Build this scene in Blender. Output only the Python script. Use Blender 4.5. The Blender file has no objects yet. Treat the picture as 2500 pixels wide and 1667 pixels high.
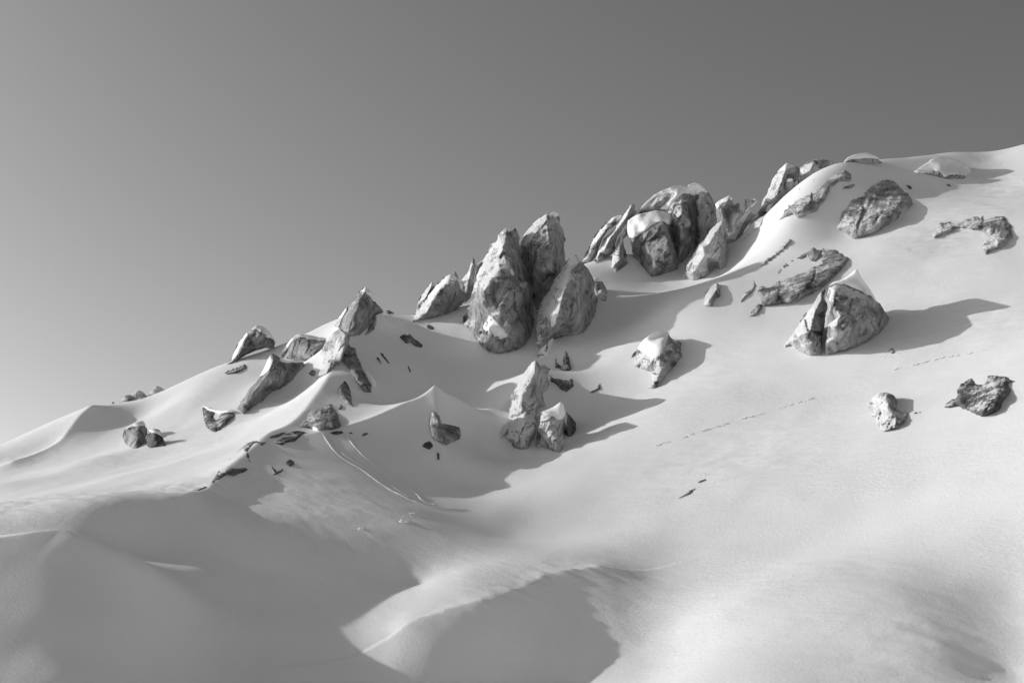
import bpy, math, random
import numpy as np
from mathutils import Vector
from mathutils.geometry import delaunay_2d_cdt

# ------------------------------------------------------------------ camera
SC = bpy.context.scene
COL = SC.collection
W0, H0 = 2500.0, 1667.0
HFOV = math.radians(40.0)
F = W0 / 2 / math.tan(HFOV / 2)              # focal length in photo pixels
PITCH = math.atan((1500 - H0 / 2) / F)       # eye level lies low in the frame
cam = bpy.data.cameras.new('camera')
cam.sensor_width = 36.0
cam.lens = 18.0 / math.tan(HFOV / 2)
cam.clip_start = 0.1
cam.clip_end = 30000
camo = bpy.data.objects.new('camera', cam)
COL.objects.link(camo)
camo.location = (0, 0, 0)
camo.rotation_euler = (math.radians(90) + PITCH, 0, 0)
SC.camera = camo

# ------------------------------------------------------------------ sky and sun
SUN_EL = math.radians(19.5)
SUN_BACK = math.radians(24.0)                # how far behind the slope, from due left
world = bpy.data.worlds.new('World')
SC.world = world
world.use_nodes = True
nt = world.node_tree
nt.nodes.clear()
sky = nt.nodes.new('ShaderNodeTexSky')
sky.sky_type = 'NISHITA'
sky.sun_disc = False
sky.sun_elevation = SUN_EL
sky.sun_rotation = -(math.radians(90) - SUN_BACK)
sky.altitude = 2200
sky.air_density = 1.0
sky.dust_density = 7.0
sep = nt.nodes.new('ShaderNodeSeparateColor')   # red-filtered black-and-white film
bg = nt.nodes.new('ShaderNodeBackground')
bg.inputs['Strength'].default_value = 0.135
out = nt.nodes.new('ShaderNodeOutputWorld')
nt.links.new(sky.outputs[0], sep.inputs[0])
nt.links.new(sep.outputs[0], bg.inputs[0])
nt.links.new(bg.outputs[0], out.inputs[0])

sun = bpy.data.lights.new('sun', 'SUN')
sun.energy = 3.35
sun.angle = math.radians(0.6)
sun.color = (1.0, 1.0, 1.0)
suno = bpy.data.objects.new('sun', sun)
COL.objects.link(suno)
sd = Vector((-math.cos(SUN_EL) * math.cos(SUN_BACK), math.cos(SUN_EL) * math.sin(SUN_BACK), math.sin(SUN_EL)))
suno.rotation_euler = sd.to_track_quat('Z', 'Y').to_euler()
SC.view_settings.view_transform = 'Standard'
SC.view_settings.look = 'None'
SC.view_settings.gamma = 1.0
SC.view_settings.exposure = 0.0

# ------------------------------------------------------------------ helpers
cp, sp = math.cos(PITCH), math.sin(PITCH)


def unproj(px, py, Y):
    """photo pixel and ground distance along the view -> world point"""
    px = np.asarray(px, float); py = np.asarray(py, float); Y = np.asarray(Y, float)
    a = (px - W0 / 2) / F
    b = (H0 / 2 - py) / F
    fy = cp - b * sp
    fz = sp + b * cp
    return np.stack([a / fy * Y, Y + 0 * a, fz / fy * Y], -1)


_rs = np.random.RandomState(7)
_perm = np.concatenate([_rs.permutation(512)] * 2)
_grad = _rs.normal(size=(512, 3))
_grad /= np.linalg.norm(_grad, axis=1)[:, None]


def noise(p):
    """3D gradient noise, p (n,3) -> about -1..1"""
    i = np.floor(p).astype(np.int64)
    f = p - i
    u = f * f * f * (f * (f * 6 - 15) + 10)
    r = 0
    for dx in (0, 1):
        wx = u[:, 0] if dx else 1 - u[:, 0]
        for dy in (0, 1):
            wy = u[:, 1] if dy else 1 - u[:, 1]
            for dz in (0, 1):
                wz = u[:, 2] if dz else 1 - u[:, 2]
                h = _perm[(_perm[(_perm[(i[:, 0] + dx) & 511] + i[:, 1] + dy) & 511] + i[:, 2] + dz) & 511]
                g = _grad[h]
                r = r + wx * wy * wz * (g[:, 0] * (f[:, 0] - dx) + g[:, 1] * (f[:, 1] - dy) + g[:, 2] * (f[:, 2] - dz))
    return r * 1.6


def fbm(p, o=4, gain=0.5):
    s = 0; a = 1.0; q = p
    for k in range(o):
        s = s + a * noise(q)
        q = q * 2.03 + 17.1
        a *= gain
    return s


def smooth(a, b, x):
    t = np.clip((x - a) / (b - a), 0, 1)
    return t * t * (3 - 2 * t)


# ------------------------------------------------------------------ materials
def mat(name):
    m = bpy.data.materials.new(name)
    m.use_nodes = True
    t = m.node_tree
    b = t.nodes['Principled BSDF']
    return m, t, b


def nd(t, typ, **kw):
    n = t.nodes.new(typ)
    for k, v in kw.items():
        setattr(n, k, v)
    return n


def mapping(t, scale, rot=(0, 0, 0)):
    g = nd(t, 'ShaderNodeNewGeometry')
    r = nd(t, 'ShaderNodeMapping')
    r.inputs['Rotation'].default_value = rot
    s = nd(t, 'ShaderNodeMapping')
    s.inputs['Scale'].default_value = scale
    t.links.new(g.outputs['Position'], r.inputs[0])
    t.links.new(r.outputs[0], s.inputs[0])
    return s.outputs[0]


def tex(t, vec, scale, detail=4, rough=0.55, dist=0.0):
    n = nd(t, 'ShaderNodeTexNoise')
    n.inputs['Scale'].default_value = scale
    n.inputs['Detail'].default_value = detail
    n.inputs['Roughness'].default_value = rough
    n.inputs['Distortion'].default_value = dist
    t.links.new(vec, n.inputs['Vector'])
    return n.outputs['Fac']


def ramp(t, fac, stops):
    r = nd(t, 'ShaderNodeValToRGB')
    e = r.color_ramp.elements
    while len(e) < len(stops):
        e.new(0.5)
    for el, (p, v) in zip(e, stops):
        el.position = p
        el.color = (v, v, v, 1)
    t.links.new(fac, r.inputs[0])
    return r.outputs[0]


def math_(t, op, a, b=None, c=None):
    n = nd(t, 'ShaderNodeMath', operation=op)
    for i, x in enumerate((a, b, c)):
        if x is None:
            continue
        if isinstance(x, (int, float)):
            n.inputs[i].default_value = x
        else:
            t.links.new(x, n.inputs[i])
    return n.outputs[0]


def mixc(t, fac, a, b, mode='MIX'):
    n = nd(t, 'ShaderNodeMix', data_type='RGBA', blend_type=mode)
    for sock, x in ((n.inputs['Factor'], fac), (n.inputs['A'], a), (n.inputs['B'], b)):
        if isinstance(x, (int, float)):
            sock.default_value = x if sock.name == 'Factor' else (x, x, x, 1)
        else:
            t.links.new(x, sock)
    return n.outputs['Result']


def make_snow():
    m, t, b = mat('wind_packed_snow')
    v = mapping(t, (1, 1, 1))
    big = tex(t, v, 0.06, 3)
    t.links.new(ramp(t, big, [(0.3, 0.90), (0.7, 0.94)]), b.inputs['Base Color'])
    b.inputs['Roughness'].default_value = 0.65
    b.inputs['Specular IOR Level'].default_value = 0.25
    # wind crust: fine grain everywhere, rougher ribs in patches
    vs = mapping(t, (0.45, 1.3, 1.0), (0, 0, math.radians(24)))
    ribs = tex(t, vs, 2.2, 5, 0.7, 0.7)
    grain = tex(t, v, 3.5, 5, 0.7)
    patch = ramp(t, tex(t, v, 0.05, 3), [(0.44, 0.12), (0.60, 1.0)])
    h = math_(t, 'ADD', math_(t, 'MULTIPLY', math_(t, 'MULTIPLY', ribs, patch), 0.10), math_(t, 'MULTIPLY', grain, 0.045))
    bp = nd(t, 'ShaderNodeBump')
    bp.inputs['Strength'].default_value = 0.9
    bp.inputs['Distance'].default_value = 1.0
    t.links.new(h, bp.inputs['Height'])
    t.links.new(bp.outputs[0], b.inputs['Normal'])
    return m


def make_capsnow():
    m, t, b = mat('cap_snow')
    v = mapping(t, (1, 1, 1))
    b.inputs['Base Color'].default_value = (0.92, 0.92, 0.92, 1)
    b.inputs['Roughness'].default_value = 0.65
    b.inputs['Specular IOR Level'].default_value = 0.25
    g = tex(t, v, 2.2, 5, 0.65)
    bp = nd(t, 'ShaderNodeBump')
    bp.inputs['Strength'].default_value = 0.6
    bp.inputs['Distance'].default_value = 0.08
    t.links.new(g, bp.inputs['Height'])
    t.links.new(bp.outputs[0], b.inputs['Normal'])
    return m


def make_rock(name, lo, mid, hi, tilt, cover, seed):
    """veined gneiss, streaked along the tilt, rimed with snow where it lies flatter"""
    m, t, b = mat(name)
    off = seed * 13.7
    vs = mapping(t, (1.0, 1.0, 0.22), (0, math.radians(tilt), 0))
    v = mapping(t, (1, 1, 1))
    streak = tex(t, vs, 0.9, 7, 0.7, 0.15)
    blot = tex(t, v, 0.33, 6, 0.62, 0.4)
    fine = tex(t, v, 2.6, 7, 0.72, 0.3)
    mix1 = math_(t, 'ADD', math_(t, 'MULTIPLY', streak, 0.34), math_(t, 'ADD', math_(t, 'MULTIPLY', blot, 0.46), math_(t, 'MULTIPLY', fine, 0.20)))
    grit = tex(t, v, 7.5, 4, 0.7)
    mix1 = math_(t, 'ADD', mix1, math_(t, 'MULTIPLY', math_(t, 'SUBTRACT', grit, 0.5), 0.16))
    col = ramp(t, mix1, [(0.39, lo), (0.475, mid * 0.85), (0.53, mid * 1.15), (0.61, hi)])
    # dark joints
    vo = nd(t, 'ShaderNodeTexVoronoi', feature='DISTANCE_TO_EDGE')
    vo.inputs['Scale'].default_value = 0.28
    wv = nd(t, 'ShaderNodeVectorMath', operation='ADD')
    nz = nd(t, 'ShaderNodeTexNoise')
    nz.inputs['Scale'].default_value = 0.7
    nz.inputs['Detail'].default_value = 5
    t.links.new(vs, nz.inputs['Vector'])
    t.links.new(vs, wv.inputs[0])
    t.links.new(nz.outputs['Color'], wv.inputs[1])
    t.links.new(wv.outputs[0], vo.inputs['Vector'])
    joint = ramp(t, vo.outputs['Distance'], [(0.0, 0.0), (0.05, 1.0)])
    gate = ramp(t, tex(t, v, 0.5, 3), [(0.48, 0.0), (0.6, 1.0)])
    jm = math_(t, 'MAXIMUM', joint, math_(t, 'SUBTRACT', 1.0, gate))
    col = mixc(t, jm, 0.07, col)
    # rime and snow
    g = nd(t, 'ShaderNodeNewGeometry')
    sx = nd(t, 'ShaderNodeSeparateXYZ')
    t.links.new(g.outputs['Normal'], sx.inputs[0])
    cov = math_(t, 'ADD', math_(t, 'MULTIPLY', sx.outputs['Z'], 1.0), math_(t, 'MULTIPLY', math_(t, 'SUBTRACT', fine, 0.5), 1.5))
    cov = math_(t, 'ADD', cov, math_(t, 'MULTIPLY', math_(t, 'SUBTRACT', blot, 0.5), 1.2))
    # rime on left-hand faces, whitening them so that they look sunlit
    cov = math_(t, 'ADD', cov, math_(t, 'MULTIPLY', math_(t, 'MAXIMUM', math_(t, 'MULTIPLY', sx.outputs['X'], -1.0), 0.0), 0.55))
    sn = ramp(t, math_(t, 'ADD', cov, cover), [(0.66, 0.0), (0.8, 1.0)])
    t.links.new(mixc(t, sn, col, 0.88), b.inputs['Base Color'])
    b.inputs['Roughness'].default_value = 0.85
    b.inputs['Specular IOR Level'].default_value = 0.2
    hh = math_(t, 'ADD', math_(t, 'MULTIPLY', mix1, 1.0), math_(t, 'MULTIPLY', jm, 0.25))
    hh = math_(t, 'ADD', hh, math_(t, 'MULTIPLY', fine, 0.35))
    bp = nd(t, 'ShaderNodeBump')
    bp.inputs['Strength'].default_value = 0.9
    bp.inputs['Distance'].default_value = 0.8
    t.links.new(hh, bp.inputs['Height'])
    t.links.new(bp.outputs[0], b.inputs['Normal'])
    return m


M_SNOW = make_snow()
M_CAP = make_capsnow()
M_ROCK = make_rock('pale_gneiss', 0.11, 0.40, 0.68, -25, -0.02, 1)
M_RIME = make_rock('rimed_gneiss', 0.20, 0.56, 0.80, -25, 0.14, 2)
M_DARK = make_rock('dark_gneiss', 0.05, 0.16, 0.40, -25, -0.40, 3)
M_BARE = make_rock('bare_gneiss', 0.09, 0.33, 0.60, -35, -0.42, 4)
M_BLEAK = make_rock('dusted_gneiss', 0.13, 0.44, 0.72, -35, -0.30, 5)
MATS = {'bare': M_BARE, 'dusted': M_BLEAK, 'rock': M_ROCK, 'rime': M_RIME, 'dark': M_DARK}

# ------------------------------------------------------------------ snow slope
QT = [(400, 330), (600, 264), (700, 240), (780, 222), (827, 212), (1012, 187), (1075, 179), (1135, 171), (1230, 157), (1430, 131), (1498, 124), (1604, 110), (1700, 99), (1947, 72), (2200, 55), (2500, 40)]


def Yq(px, py):
    tilt = 0.28 - 0.13 * float(np.clip((py - 1200) / 350, 0, 1))
    q = py + 0.28 * 450 + tilt * (px - 1700)
    y = float(np.interp(q, [a for a, _ in QT], [b for _, b in QT]))
    return y - 0.017 * max(0, px - 2000) * float(np.clip((py - 450) / 250, 0, 1) * np.clip((1250 - py) / 250, 0, 1))


CP = []            # control points of the snow surface: pixel, pixel, distance
# --- right-hand slope
for px, py in [(1500, 1150), (1700, 1250), (2000, 1300), (2400, 1150), (2400, 1300), (1800, 1050), (2100, 1100),
               (1800, 920), (1600, 1000), (2250, 900), (2450, 930), (2450, 800), (2250, 760), (2345, 712), (2300, 620), (2470, 650), (2250, 500),
               (2480, 520), (1900, 830), (1750, 770), (1650, 745), (1850, 690), (1950, 800), (2150, 600),
               (1800, 1450), (2200, 1450), (1450, 1300),
               (2750, 1500), (2750, 1200), (2750, 900), (2750, 600), (2700, 420), (1950, 600), (2050, 560), (1600, 1400)]:
    CP.append((px, py, Yq(px, py)))
CP += [(2500, 353, 248), (2420, 388, 246), (2330, 372, 252), (2250, 380, 250), (2150, 390, 246), (2700, 300, 250), (2400, 430, 236),
       (2060, 400, 238), (2015, 425, 234), (1988, 450, 231), (1930, 540, 225), (1890, 600, 222), (2030, 470, 228), (2180, 440, 235), (2120, 440, 233),
       (1815, 650, 222), (1775, 662, 232), (1665, 665, 242), (1590, 680, 242), (1460, 662, 244), (1420, 655, 246), (1500, 700, 236), (1530, 622, 249), (1560, 650, 246), (1500, 640, 247), (1620, 715, 224), (1738, 690, 213)]
# --- left skyline
SKY = [(-400, 1215, 222), (-150, 1140, 224), (0, 1085, 225), (100, 1040, 226), (225, 988, 222), (300, 985, 229), (400, 952, 231), (519, 899, 234), (600, 872, 236), (673, 845, 238),
       (744, 818, 240), (827, 782, 242), (936, 765, 243), (966, 776, 245), (1010, 772, 246), (1060, 760, 246), (1130, 745, 244)]
CP += SKY
# --- left hollows and shoulder
CP += [(35, 1122, 207), (120, 1090, 212), (200, 1075, 212), (250, 1060, 214), (330, 1020, 221), (300, 1040, 217), (260, 1098, 205), (400, 1000, 218), (480, 960, 220), (450, 1060, 200), (560, 1000, 207),
       (620, 960, 212), (698, 987, 200), (660, 930, 212), (350, 1130, 182), (220, 1120, 190), (100, 1160, 185), (480, 1085, 186), (560, 1070, 183),
       (100, 1215, 141), (300, 1200, 145), (0, 1180, 175), (-200, 1250, 165), (0, 1245, 129), (250, 1228, 127), (400, 1212, 131), (430, 1160, 152),
       (760, 880, 222), (740, 940, 208), (600, 905, 226)]
# --- spur crest and the bowl
SPUR = [(895, 745, 226), (850, 800, 218), (820, 850, 210), (800, 920, 198), (745, 1000, 182), (660, 1055, 168), (560, 1140, 147), (470, 1200, 133)]
CP += SPUR
SADDLE = [(790, 1050, 172), (900, 1020, 177), (1000, 975, 182), (1062, 940, 185), (1110, 968, 188), (1180, 1003, 191), (1240, 970, 194), (1300, 900, 199)]
CP += SADDLE
CP += [(900, 850, 213), (950, 920, 204), (1010, 880, 213), (1100, 880, 216), (1180, 900, 212), (1150, 960, 203), (1000, 800, 232), (1100, 800, 230), (930, 810, 222),
       (860, 980, 188), (1060, 1000, 197), (1000, 1010, 193),
       (650, 1180, 145), (750, 1200, 142), (850, 1220, 141), (1000, 1190, 156), (1150, 1180, 166), (900, 1090, 168), (1000, 1080, 173), (1100, 1110, 171), (1200, 1110, 177),
       (620, 1300, 127), (700, 1300, 129), (850, 1290, 132), (1000, 1280, 135), (1100, 1300, 135), (560, 1225, 137), (450, 1240, 130), (450, 1300, 126), (560, 1310, 126), (760, 1110, 160), (1250, 1150, 168), (1300, 1235, 151), (1250, 1310, 141), (1200, 1245, 149),
       (1340, 1110, 174), (1430, 1020, 186), (1400, 900, 205), (1500, 880, 202), (1480, 800, 218), (1560, 900, 196), (1420, 800, 220), (1380, 850, 213), (1500, 960, 191)]
# --- foreground drifts: a steep shaded bank falling to a gully below the frame
CP += [(150, 1290, 108), (0, 1312, 106), (-150, 1330, 105), (240, 1325, 108), (330, 1362, 109), (150, 1310, 118), (0, 1322, 117), (300, 1354, 120),
       (0, 1400, 101), (0, 1500, 96), (0, 1600, 92), (0, 1667, 89), (150, 1400, 102), (150, 1500, 97), (150, 1667, 89.7), (300, 1450, 103), (300, 1550, 98), (300, 1667, 92.7),
       (520, 1385, 119), (500, 1435, 115), (500, 1550, 107), (500, 1667, 101), (640, 1395, 122), (800, 1400, 123.5), (700, 1450, 119), (900, 1460, 120), (700, 1550, 111), (700, 1667, 104), (-250, 1500, 95), (-250, 1667, 88),
       (900, 1365, 127), (1020, 1420, 124), (1100, 1400, 122), (900, 1525, 113.5), (900, 1600, 108.5), (900, 1667, 104.5)]
DUNE = [(1000, 1512, 111), (1060, 1492, 112), (1200, 1460, 114), (1330, 1402, 119.5), (1400, 1385, 121), (1460, 1378, 122)]
CP += DUNE
CP += [(1050, 1600, 107), (1050, 1667, 104.7), (1200, 1560, 109.5), (1200, 1667, 106), (1350, 1480, 115.5), (1350, 1560, 111.5), (1350, 1667, 107), (1450, 1480, 115.5), (1450, 1560, 111), (1480, 1660, 105),
       (1560, 1480, 115.8), (1640, 1480, 114.6), (1600, 1560, 110), (1620, 1620, 105), (1680, 1660, 97.5), (1750, 1500, 108), (2490, 1450, 102), (2490, 1520, 97.5), (2300, 1520, 97.5), (2100, 1520, 99),
       (2490, 1600, 93.5), (2300, 1600, 93), (2100, 1600, 94.5), (2490, 1667, 91), (2300, 1667, 90), (2100, 1667, 90.5), (1900, 1667, 92)]

CPW = [tuple(unproj(*c)) for c in CP]
# behind the skyline the ground falls away; near the camera it dips
for c in SKY + [(2500, 353, 248), (2330, 372, 252), (2250, 380, 250), (2150, 390, 246), (2700, 300, 250), (2060, 400, 238), (1420, 655, 246), (1985, 470, 238), (1650, 640, 250)]:
    p = unproj(*c)
    CPW.append((p[0] * 1.06, p[1] + 28, p[2] - 6))
    CPW.append((p[0] * 1.25, p[1] + 110, p[2] - 40))
CPW += [(0, 0, -1.75), (-25, 5, -1.5), (25, 5, -2), (0, 25, -4.5), (-20, 35, -6), (20, 38, -5), (-25, 70, -13), (0, 72, -13), (-50, 60, -8), (0, -60, -4), (60, 0, 4), (-60, 0, -2), (-90, 100, 6), (-120, 170, 14)]
CPW = np.array(CPW)

CRESTS = [  # polyline (px,py,Y), height, width on the left and right of its direction
    (SADDLE[:4], 1.3, 2.5, 3.2), ([(1062, 940, 185), (1068, 985, 180), (1075, 1030, 176)], 1.6, 2.4, 2.2),
    (SADDLE[3:], 0.7, 2.0, 2.5),
    (SPUR, 1.4, 3.5, 4.0),
    ([(225, 988, 222), (195, 1010, 219), (150, 1060, 213), (35, 1122, 207)], 1.6, 4, 4),
    ([(-60, 1316, 105), (80, 1302, 107), (150, 1290, 108), (185, 1297, 107)], 0.7, 2, 3),
    (DUNE, 0.5, 1.5, 4),
]


def seg_dist(x, y, A, B):
    d = B - A
    L = np.dot(d, d) + 1e-9
    t = np.clip(((x - A[0]) * d[0] + (y - A[1]) * d[1]) / L, 0, 1)
    qx = x - (A[0] + t * d[0]); qy = y - (A[1] + t * d[1])
    return np.hypot(qx, qy), d[0] * qy - d[1] * qx


CRW = []
for poly, h, wl, wr in CRESTS:
    CRW.append((np.array([unproj(*p)[:2] for p in poly]), h, wl, wr))


def crest(x, y):
    z = np.zeros_like(x)
    for P, h, wl, wr in CRW:
        best = np.full(x.shape, 1e9); side = np.zeros(x.shape)
        for A, B in zip(P[:-1], P[1:]):
            d, s = seg_dist(x, y, A, B)
            k = d < best
            best = np.where(k, d, best); side = np.where(k, s, side)
        w = np.where(side > 0, wl, wr)
        e = np.sqrt(best ** 2 + 0.06) / w
        z = z + h * np.exp(-e)
    return z


def tps_k(r2):
    return 0.5 * r2 * np.log(r2 + 1e-6)


SCL = 60.0
cx, cy = CPW[:, 0] / SCL, CPW[:, 1] / SCL
N = len(cx)
K = tps_k((cx[:, None] - cx) ** 2 + (cy[:, None] - cy) ** 2) + np.eye(N) * 6e-4
A_ = np.zeros((N + 3, N + 3))
A_[:N, :N] = K
A_[:N, N] = A_[N, :N] = 1
A_[:N, N + 1] = A_[N + 1, :N] = cx
A_[:N, N + 2] = A_[N + 2, :N] = cy
rhs = np.zeros(N + 3)
rhs[:N] = CPW[:, 2] - crest(CPW[:, 0], CPW[:, 1])
TW = np.linalg.solve(A_, rhs)


def tps(x, y):
    x = x / SCL; y = y / SCL
    z = TW[N] + TW[N + 1] * x + TW[N + 2] * y
    for i in range(N):
        z = z + TW[i] * tps_k((x - cx[i]) ** 2 + (y - cy[i]) ** 2)
    return z


XA, XB, YA, YB = -190.0, 190.0, -20.0, 380.0


def axis(fine_a, fine_b, step, far):
    core = np.arange(fine_a, fine_b + 1e-6, step)
    g = [step]
    while sum(g) < far:
        g.append(g[-1] * 1.16)
    t = np.cumsum(g)
    return np.concatenate([(fine_a - t)[::-1], core, fine_b + t])


gx = axis(-94, 112, 0.23, 6000)
gy = axis(58, 312, 0.27, 6000)
# the smooth base on a coarse grid, then bicubic-like upsampling
bx = np.arange(XA, XB + 0.1, 2.0); by = np.arange(YA, YB + 0.1, 2.0)
BX, BY = np.meshgrid(bx, by)
BZ = tps(BX, BY)


def cub(tab, f):
    """Catmull-Rom rows of tab at fractional index f along axis 0"""
    n = tab.shape[0]
    i = np.clip(np.floor(f).astype(int), 1, n - 3)
    t = (f - i)[:, None]
    p0, p1, p2, p3 = tab[i - 1], tab[i], tab[i + 1], tab[i + 2]
    return 0.5 * (2 * p1 + (p2 - p0) * t + (2 * p0 - 5 * p1 + 4 * p2 - p3) * t ** 2 + (3 * p1 - p0 - 3 * p2 + p3) * t ** 3)


cgx = np.clip(gx, XA + 2, XB - 4); cgy = np.clip(gy, YA + 2, YB - 4)
rows = cub(BZ, (cgy - YA) / 2.0)
GZ = cub(rows.T, (cgx - XA) / 2.0).T
GX, GY = np.meshgrid(gx, gy)
CX_, CY_ = np.meshgrid(cgx, cgy)
GZ = GZ - 0.16 * np.hypot(GX - CX_, np.maximum(GY - CY_, 0)) + 0.42 * np.clip(CY_ - GY, 0, 450)   # unseen snow rise added behind the viewer to bounce light into the bowl
inner = (np.abs(GX) < 200) & (GY > -30) & (GY < 400)
xi, yi = GX[inner], GY[inner]
dz = crest(xi, yi)
pp = np.stack([xi, yi, 0 * xi], -1)
dz = dz + 0.20 * noise(pp / 11.0) + 0.05 * noise(pp / 4.3 + 9)
rot = np.stack([xi * 0.8 + yi * 0.6, (yi * 0.8 - xi * 0.6) * 0.35, 0 * xi], -1)
mask = smooth(-0.05, 0.5, noise(pp / 30.0 + 3.3))
dz = dz + mask * 0.035 * fbm(rot / 1.3, 3)
dd = np.full(xi.shape, 1e9)
Pd = np.array([unproj(*p)[:2] for p in DUNE])
for A, B in zip(Pd[:-1], Pd[1:]):
    dd = np.minimum(dd, seg_dist(xi, yi, A, B)[0])
rib = np.stack([xi * 0.5 + yi * 0.87, (yi * 0.5 - xi * 0.87) * 0.3, 0 * xi], -1)
dz = dz + np.exp(-(dd / 1.6) ** 2) * 0.13 * fbm(rib / 0.9 + 5, 3)


def field(px, py, Y, rad, amp):
    c = unproj(px, py, Y)
    w = np.exp(-(((xi - c[0]) / rad) ** 2 + ((yi - c[1]) / rad) ** 2))
    k = w > 0.02
    dz[k] += w[k] * amp * fbm(rib[k] / 1.1, 3, 0.6)


for f_ in [(250, 1200, 140, 11, 0.10), (60, 1230, 133, 8, 0.12), (430, 1190, 140, 5, 0.12), (1720, 1180, 155, 9, 0.07), (1900, 1230, 150, 10, 0.05), (2420, 900, 168, 8, 0.10),
           (2350, 1600, 93, 9, 0.045), (2200, 1560, 96, 8, 0.04), (800, 1240, 138, 9, 0.06), (2300, 600, 205, 12, 0.09), (2420, 480, 225, 12, 0.09), (1500, 1400, 122, 6, 0.05)]:
    field(*f_)
GZ[inner] += dz


def terr(x, y):
    """height of the built sheet (bilinear)"""
    ix = np.clip(np.searchsorted(gx, x) - 1, 0, len(gx) - 2)
    iy = np.clip(np.searchsorted(gy, y) - 1, 0, len(gy) - 2)
    tx = (x - gx[ix]) / (gx[ix + 1] - gx[ix]); ty = (y - gy[iy]) / (gy[iy + 1] - gy[iy])
    return (GZ[iy, ix] * (1 - tx) + GZ[iy, ix + 1] * tx) * (1 - ty) + (GZ[iy + 1, ix] * (1 - tx) + GZ[iy + 1, ix + 1] * tx) * ty


def hit(px, py, D, span=30):
    """distance at which the ray through a pixel meets the snow near distance D"""
    Ys = np.arange(D - span, D + span, 0.25)
    P = unproj(np.full(len(Ys), float(px)), np.full(len(Ys), float(py)), Ys)
    below = P[:, 2] < terr(P[:, 0], P[:, 1])
    if below[0]:
        return D
    k = np.argmax(below)
    return Ys[k] if below[k] else None


def link(name, V, Fc, m, parent=None, smooth_=True):
    me = bpy.data.meshes.new(name)
    V = np.asarray(V, np.float32)
    Fc = np.asarray(Fc, np.int32)
    k = Fc.shape[1]
    me.vertices.add(len(V)); me.vertices.foreach_set('co', V.ravel())
    me.loops.add(Fc.size); me.loops.foreach_set('vertex_index', Fc.ravel())
    me.polygons.add(len(Fc)); me.polygons.foreach_set('loop_start', np.arange(0, Fc.size, k, dtype=np.int32))
    me.update(calc_edges=True)
    me.polygons.foreach_set('use_smooth', np.full(len(Fc), smooth_))
    me.materials.append(m)
    o = bpy.data.objects.new(name, me)
    COL.objects.link(o)
    if parent is not None:
        o.parent = parent
        o.matrix_parent_inverse = parent.matrix_world.inverted()
    return o


ny, nx = GZ.shape
V = np.stack([GX, GY, GZ], -1).reshape(-1, 3)
idx = np.arange(nx * ny).reshape(ny, nx)
Fq = np.stack([idx[:-1, :-1], idx[:-1, 1:], idx[1:, 1:], idx[1:, :-1]], -1).reshape(-1, 4)
ground = link('snow_slope', V, Fq, M_SNOW)
ground['kind'] = 'structure'

# ------------------------------------------------------------------ rocks
CR = {1: (0, 800, 3.484), 2: (400, 650, 2.6133), 3: (950, 480, 3.733), 4: (950, 850, 3.92), 5: (1400, 400, 4.704), 6: (1750, 340, 4.356),
      7: (1500, 540, 3.36), 8: (2000, 340, 2.118), 9: (2000, 850, 4.704), 10: (1500, 950, 3.36), 11: (700, 1000, 4.704)}


def conv(c, pts):
    x0, y0, s = CR[c]
    return [(x0 + p[0] / s, y0 + p[1] / s) + tuple(p[2:]) for p in pts]


def inside(P, poly):
    x, y = P[:, 0], P[:, 1]
    r = np.zeros(len(P), bool)
    n = len(poly)
    for i in range(n):
        x1, y1 = poly[i]; x2, y2 = poly[(i + 1) % n]
        c = (y1 > y) != (y2 > y)
        xx = (x2 - x1) * (y - y1) / (y2 - y1 + 1e-12) + x1
        r ^= c & (x < xx)
    return r


def poly_dist(P, poly):
    d = np.full(len(P), 1e9)
    n = len(poly)
    for i in range(n):
        A = np.array(poly[i]); B = np.array(poly[(i + 1) % n])
        dd, _ = seg_dist(P[:, 0], P[:, 1], A, B)
        d = np.minimum(d, dd)
    return d


def autoD(O):
    h = [hit(p[0], p[1], 200, 140) for p in O if len(p) == 2]
    h = [x for x in h if x is not None]
    return float(np.median(h)) if h else None


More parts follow.
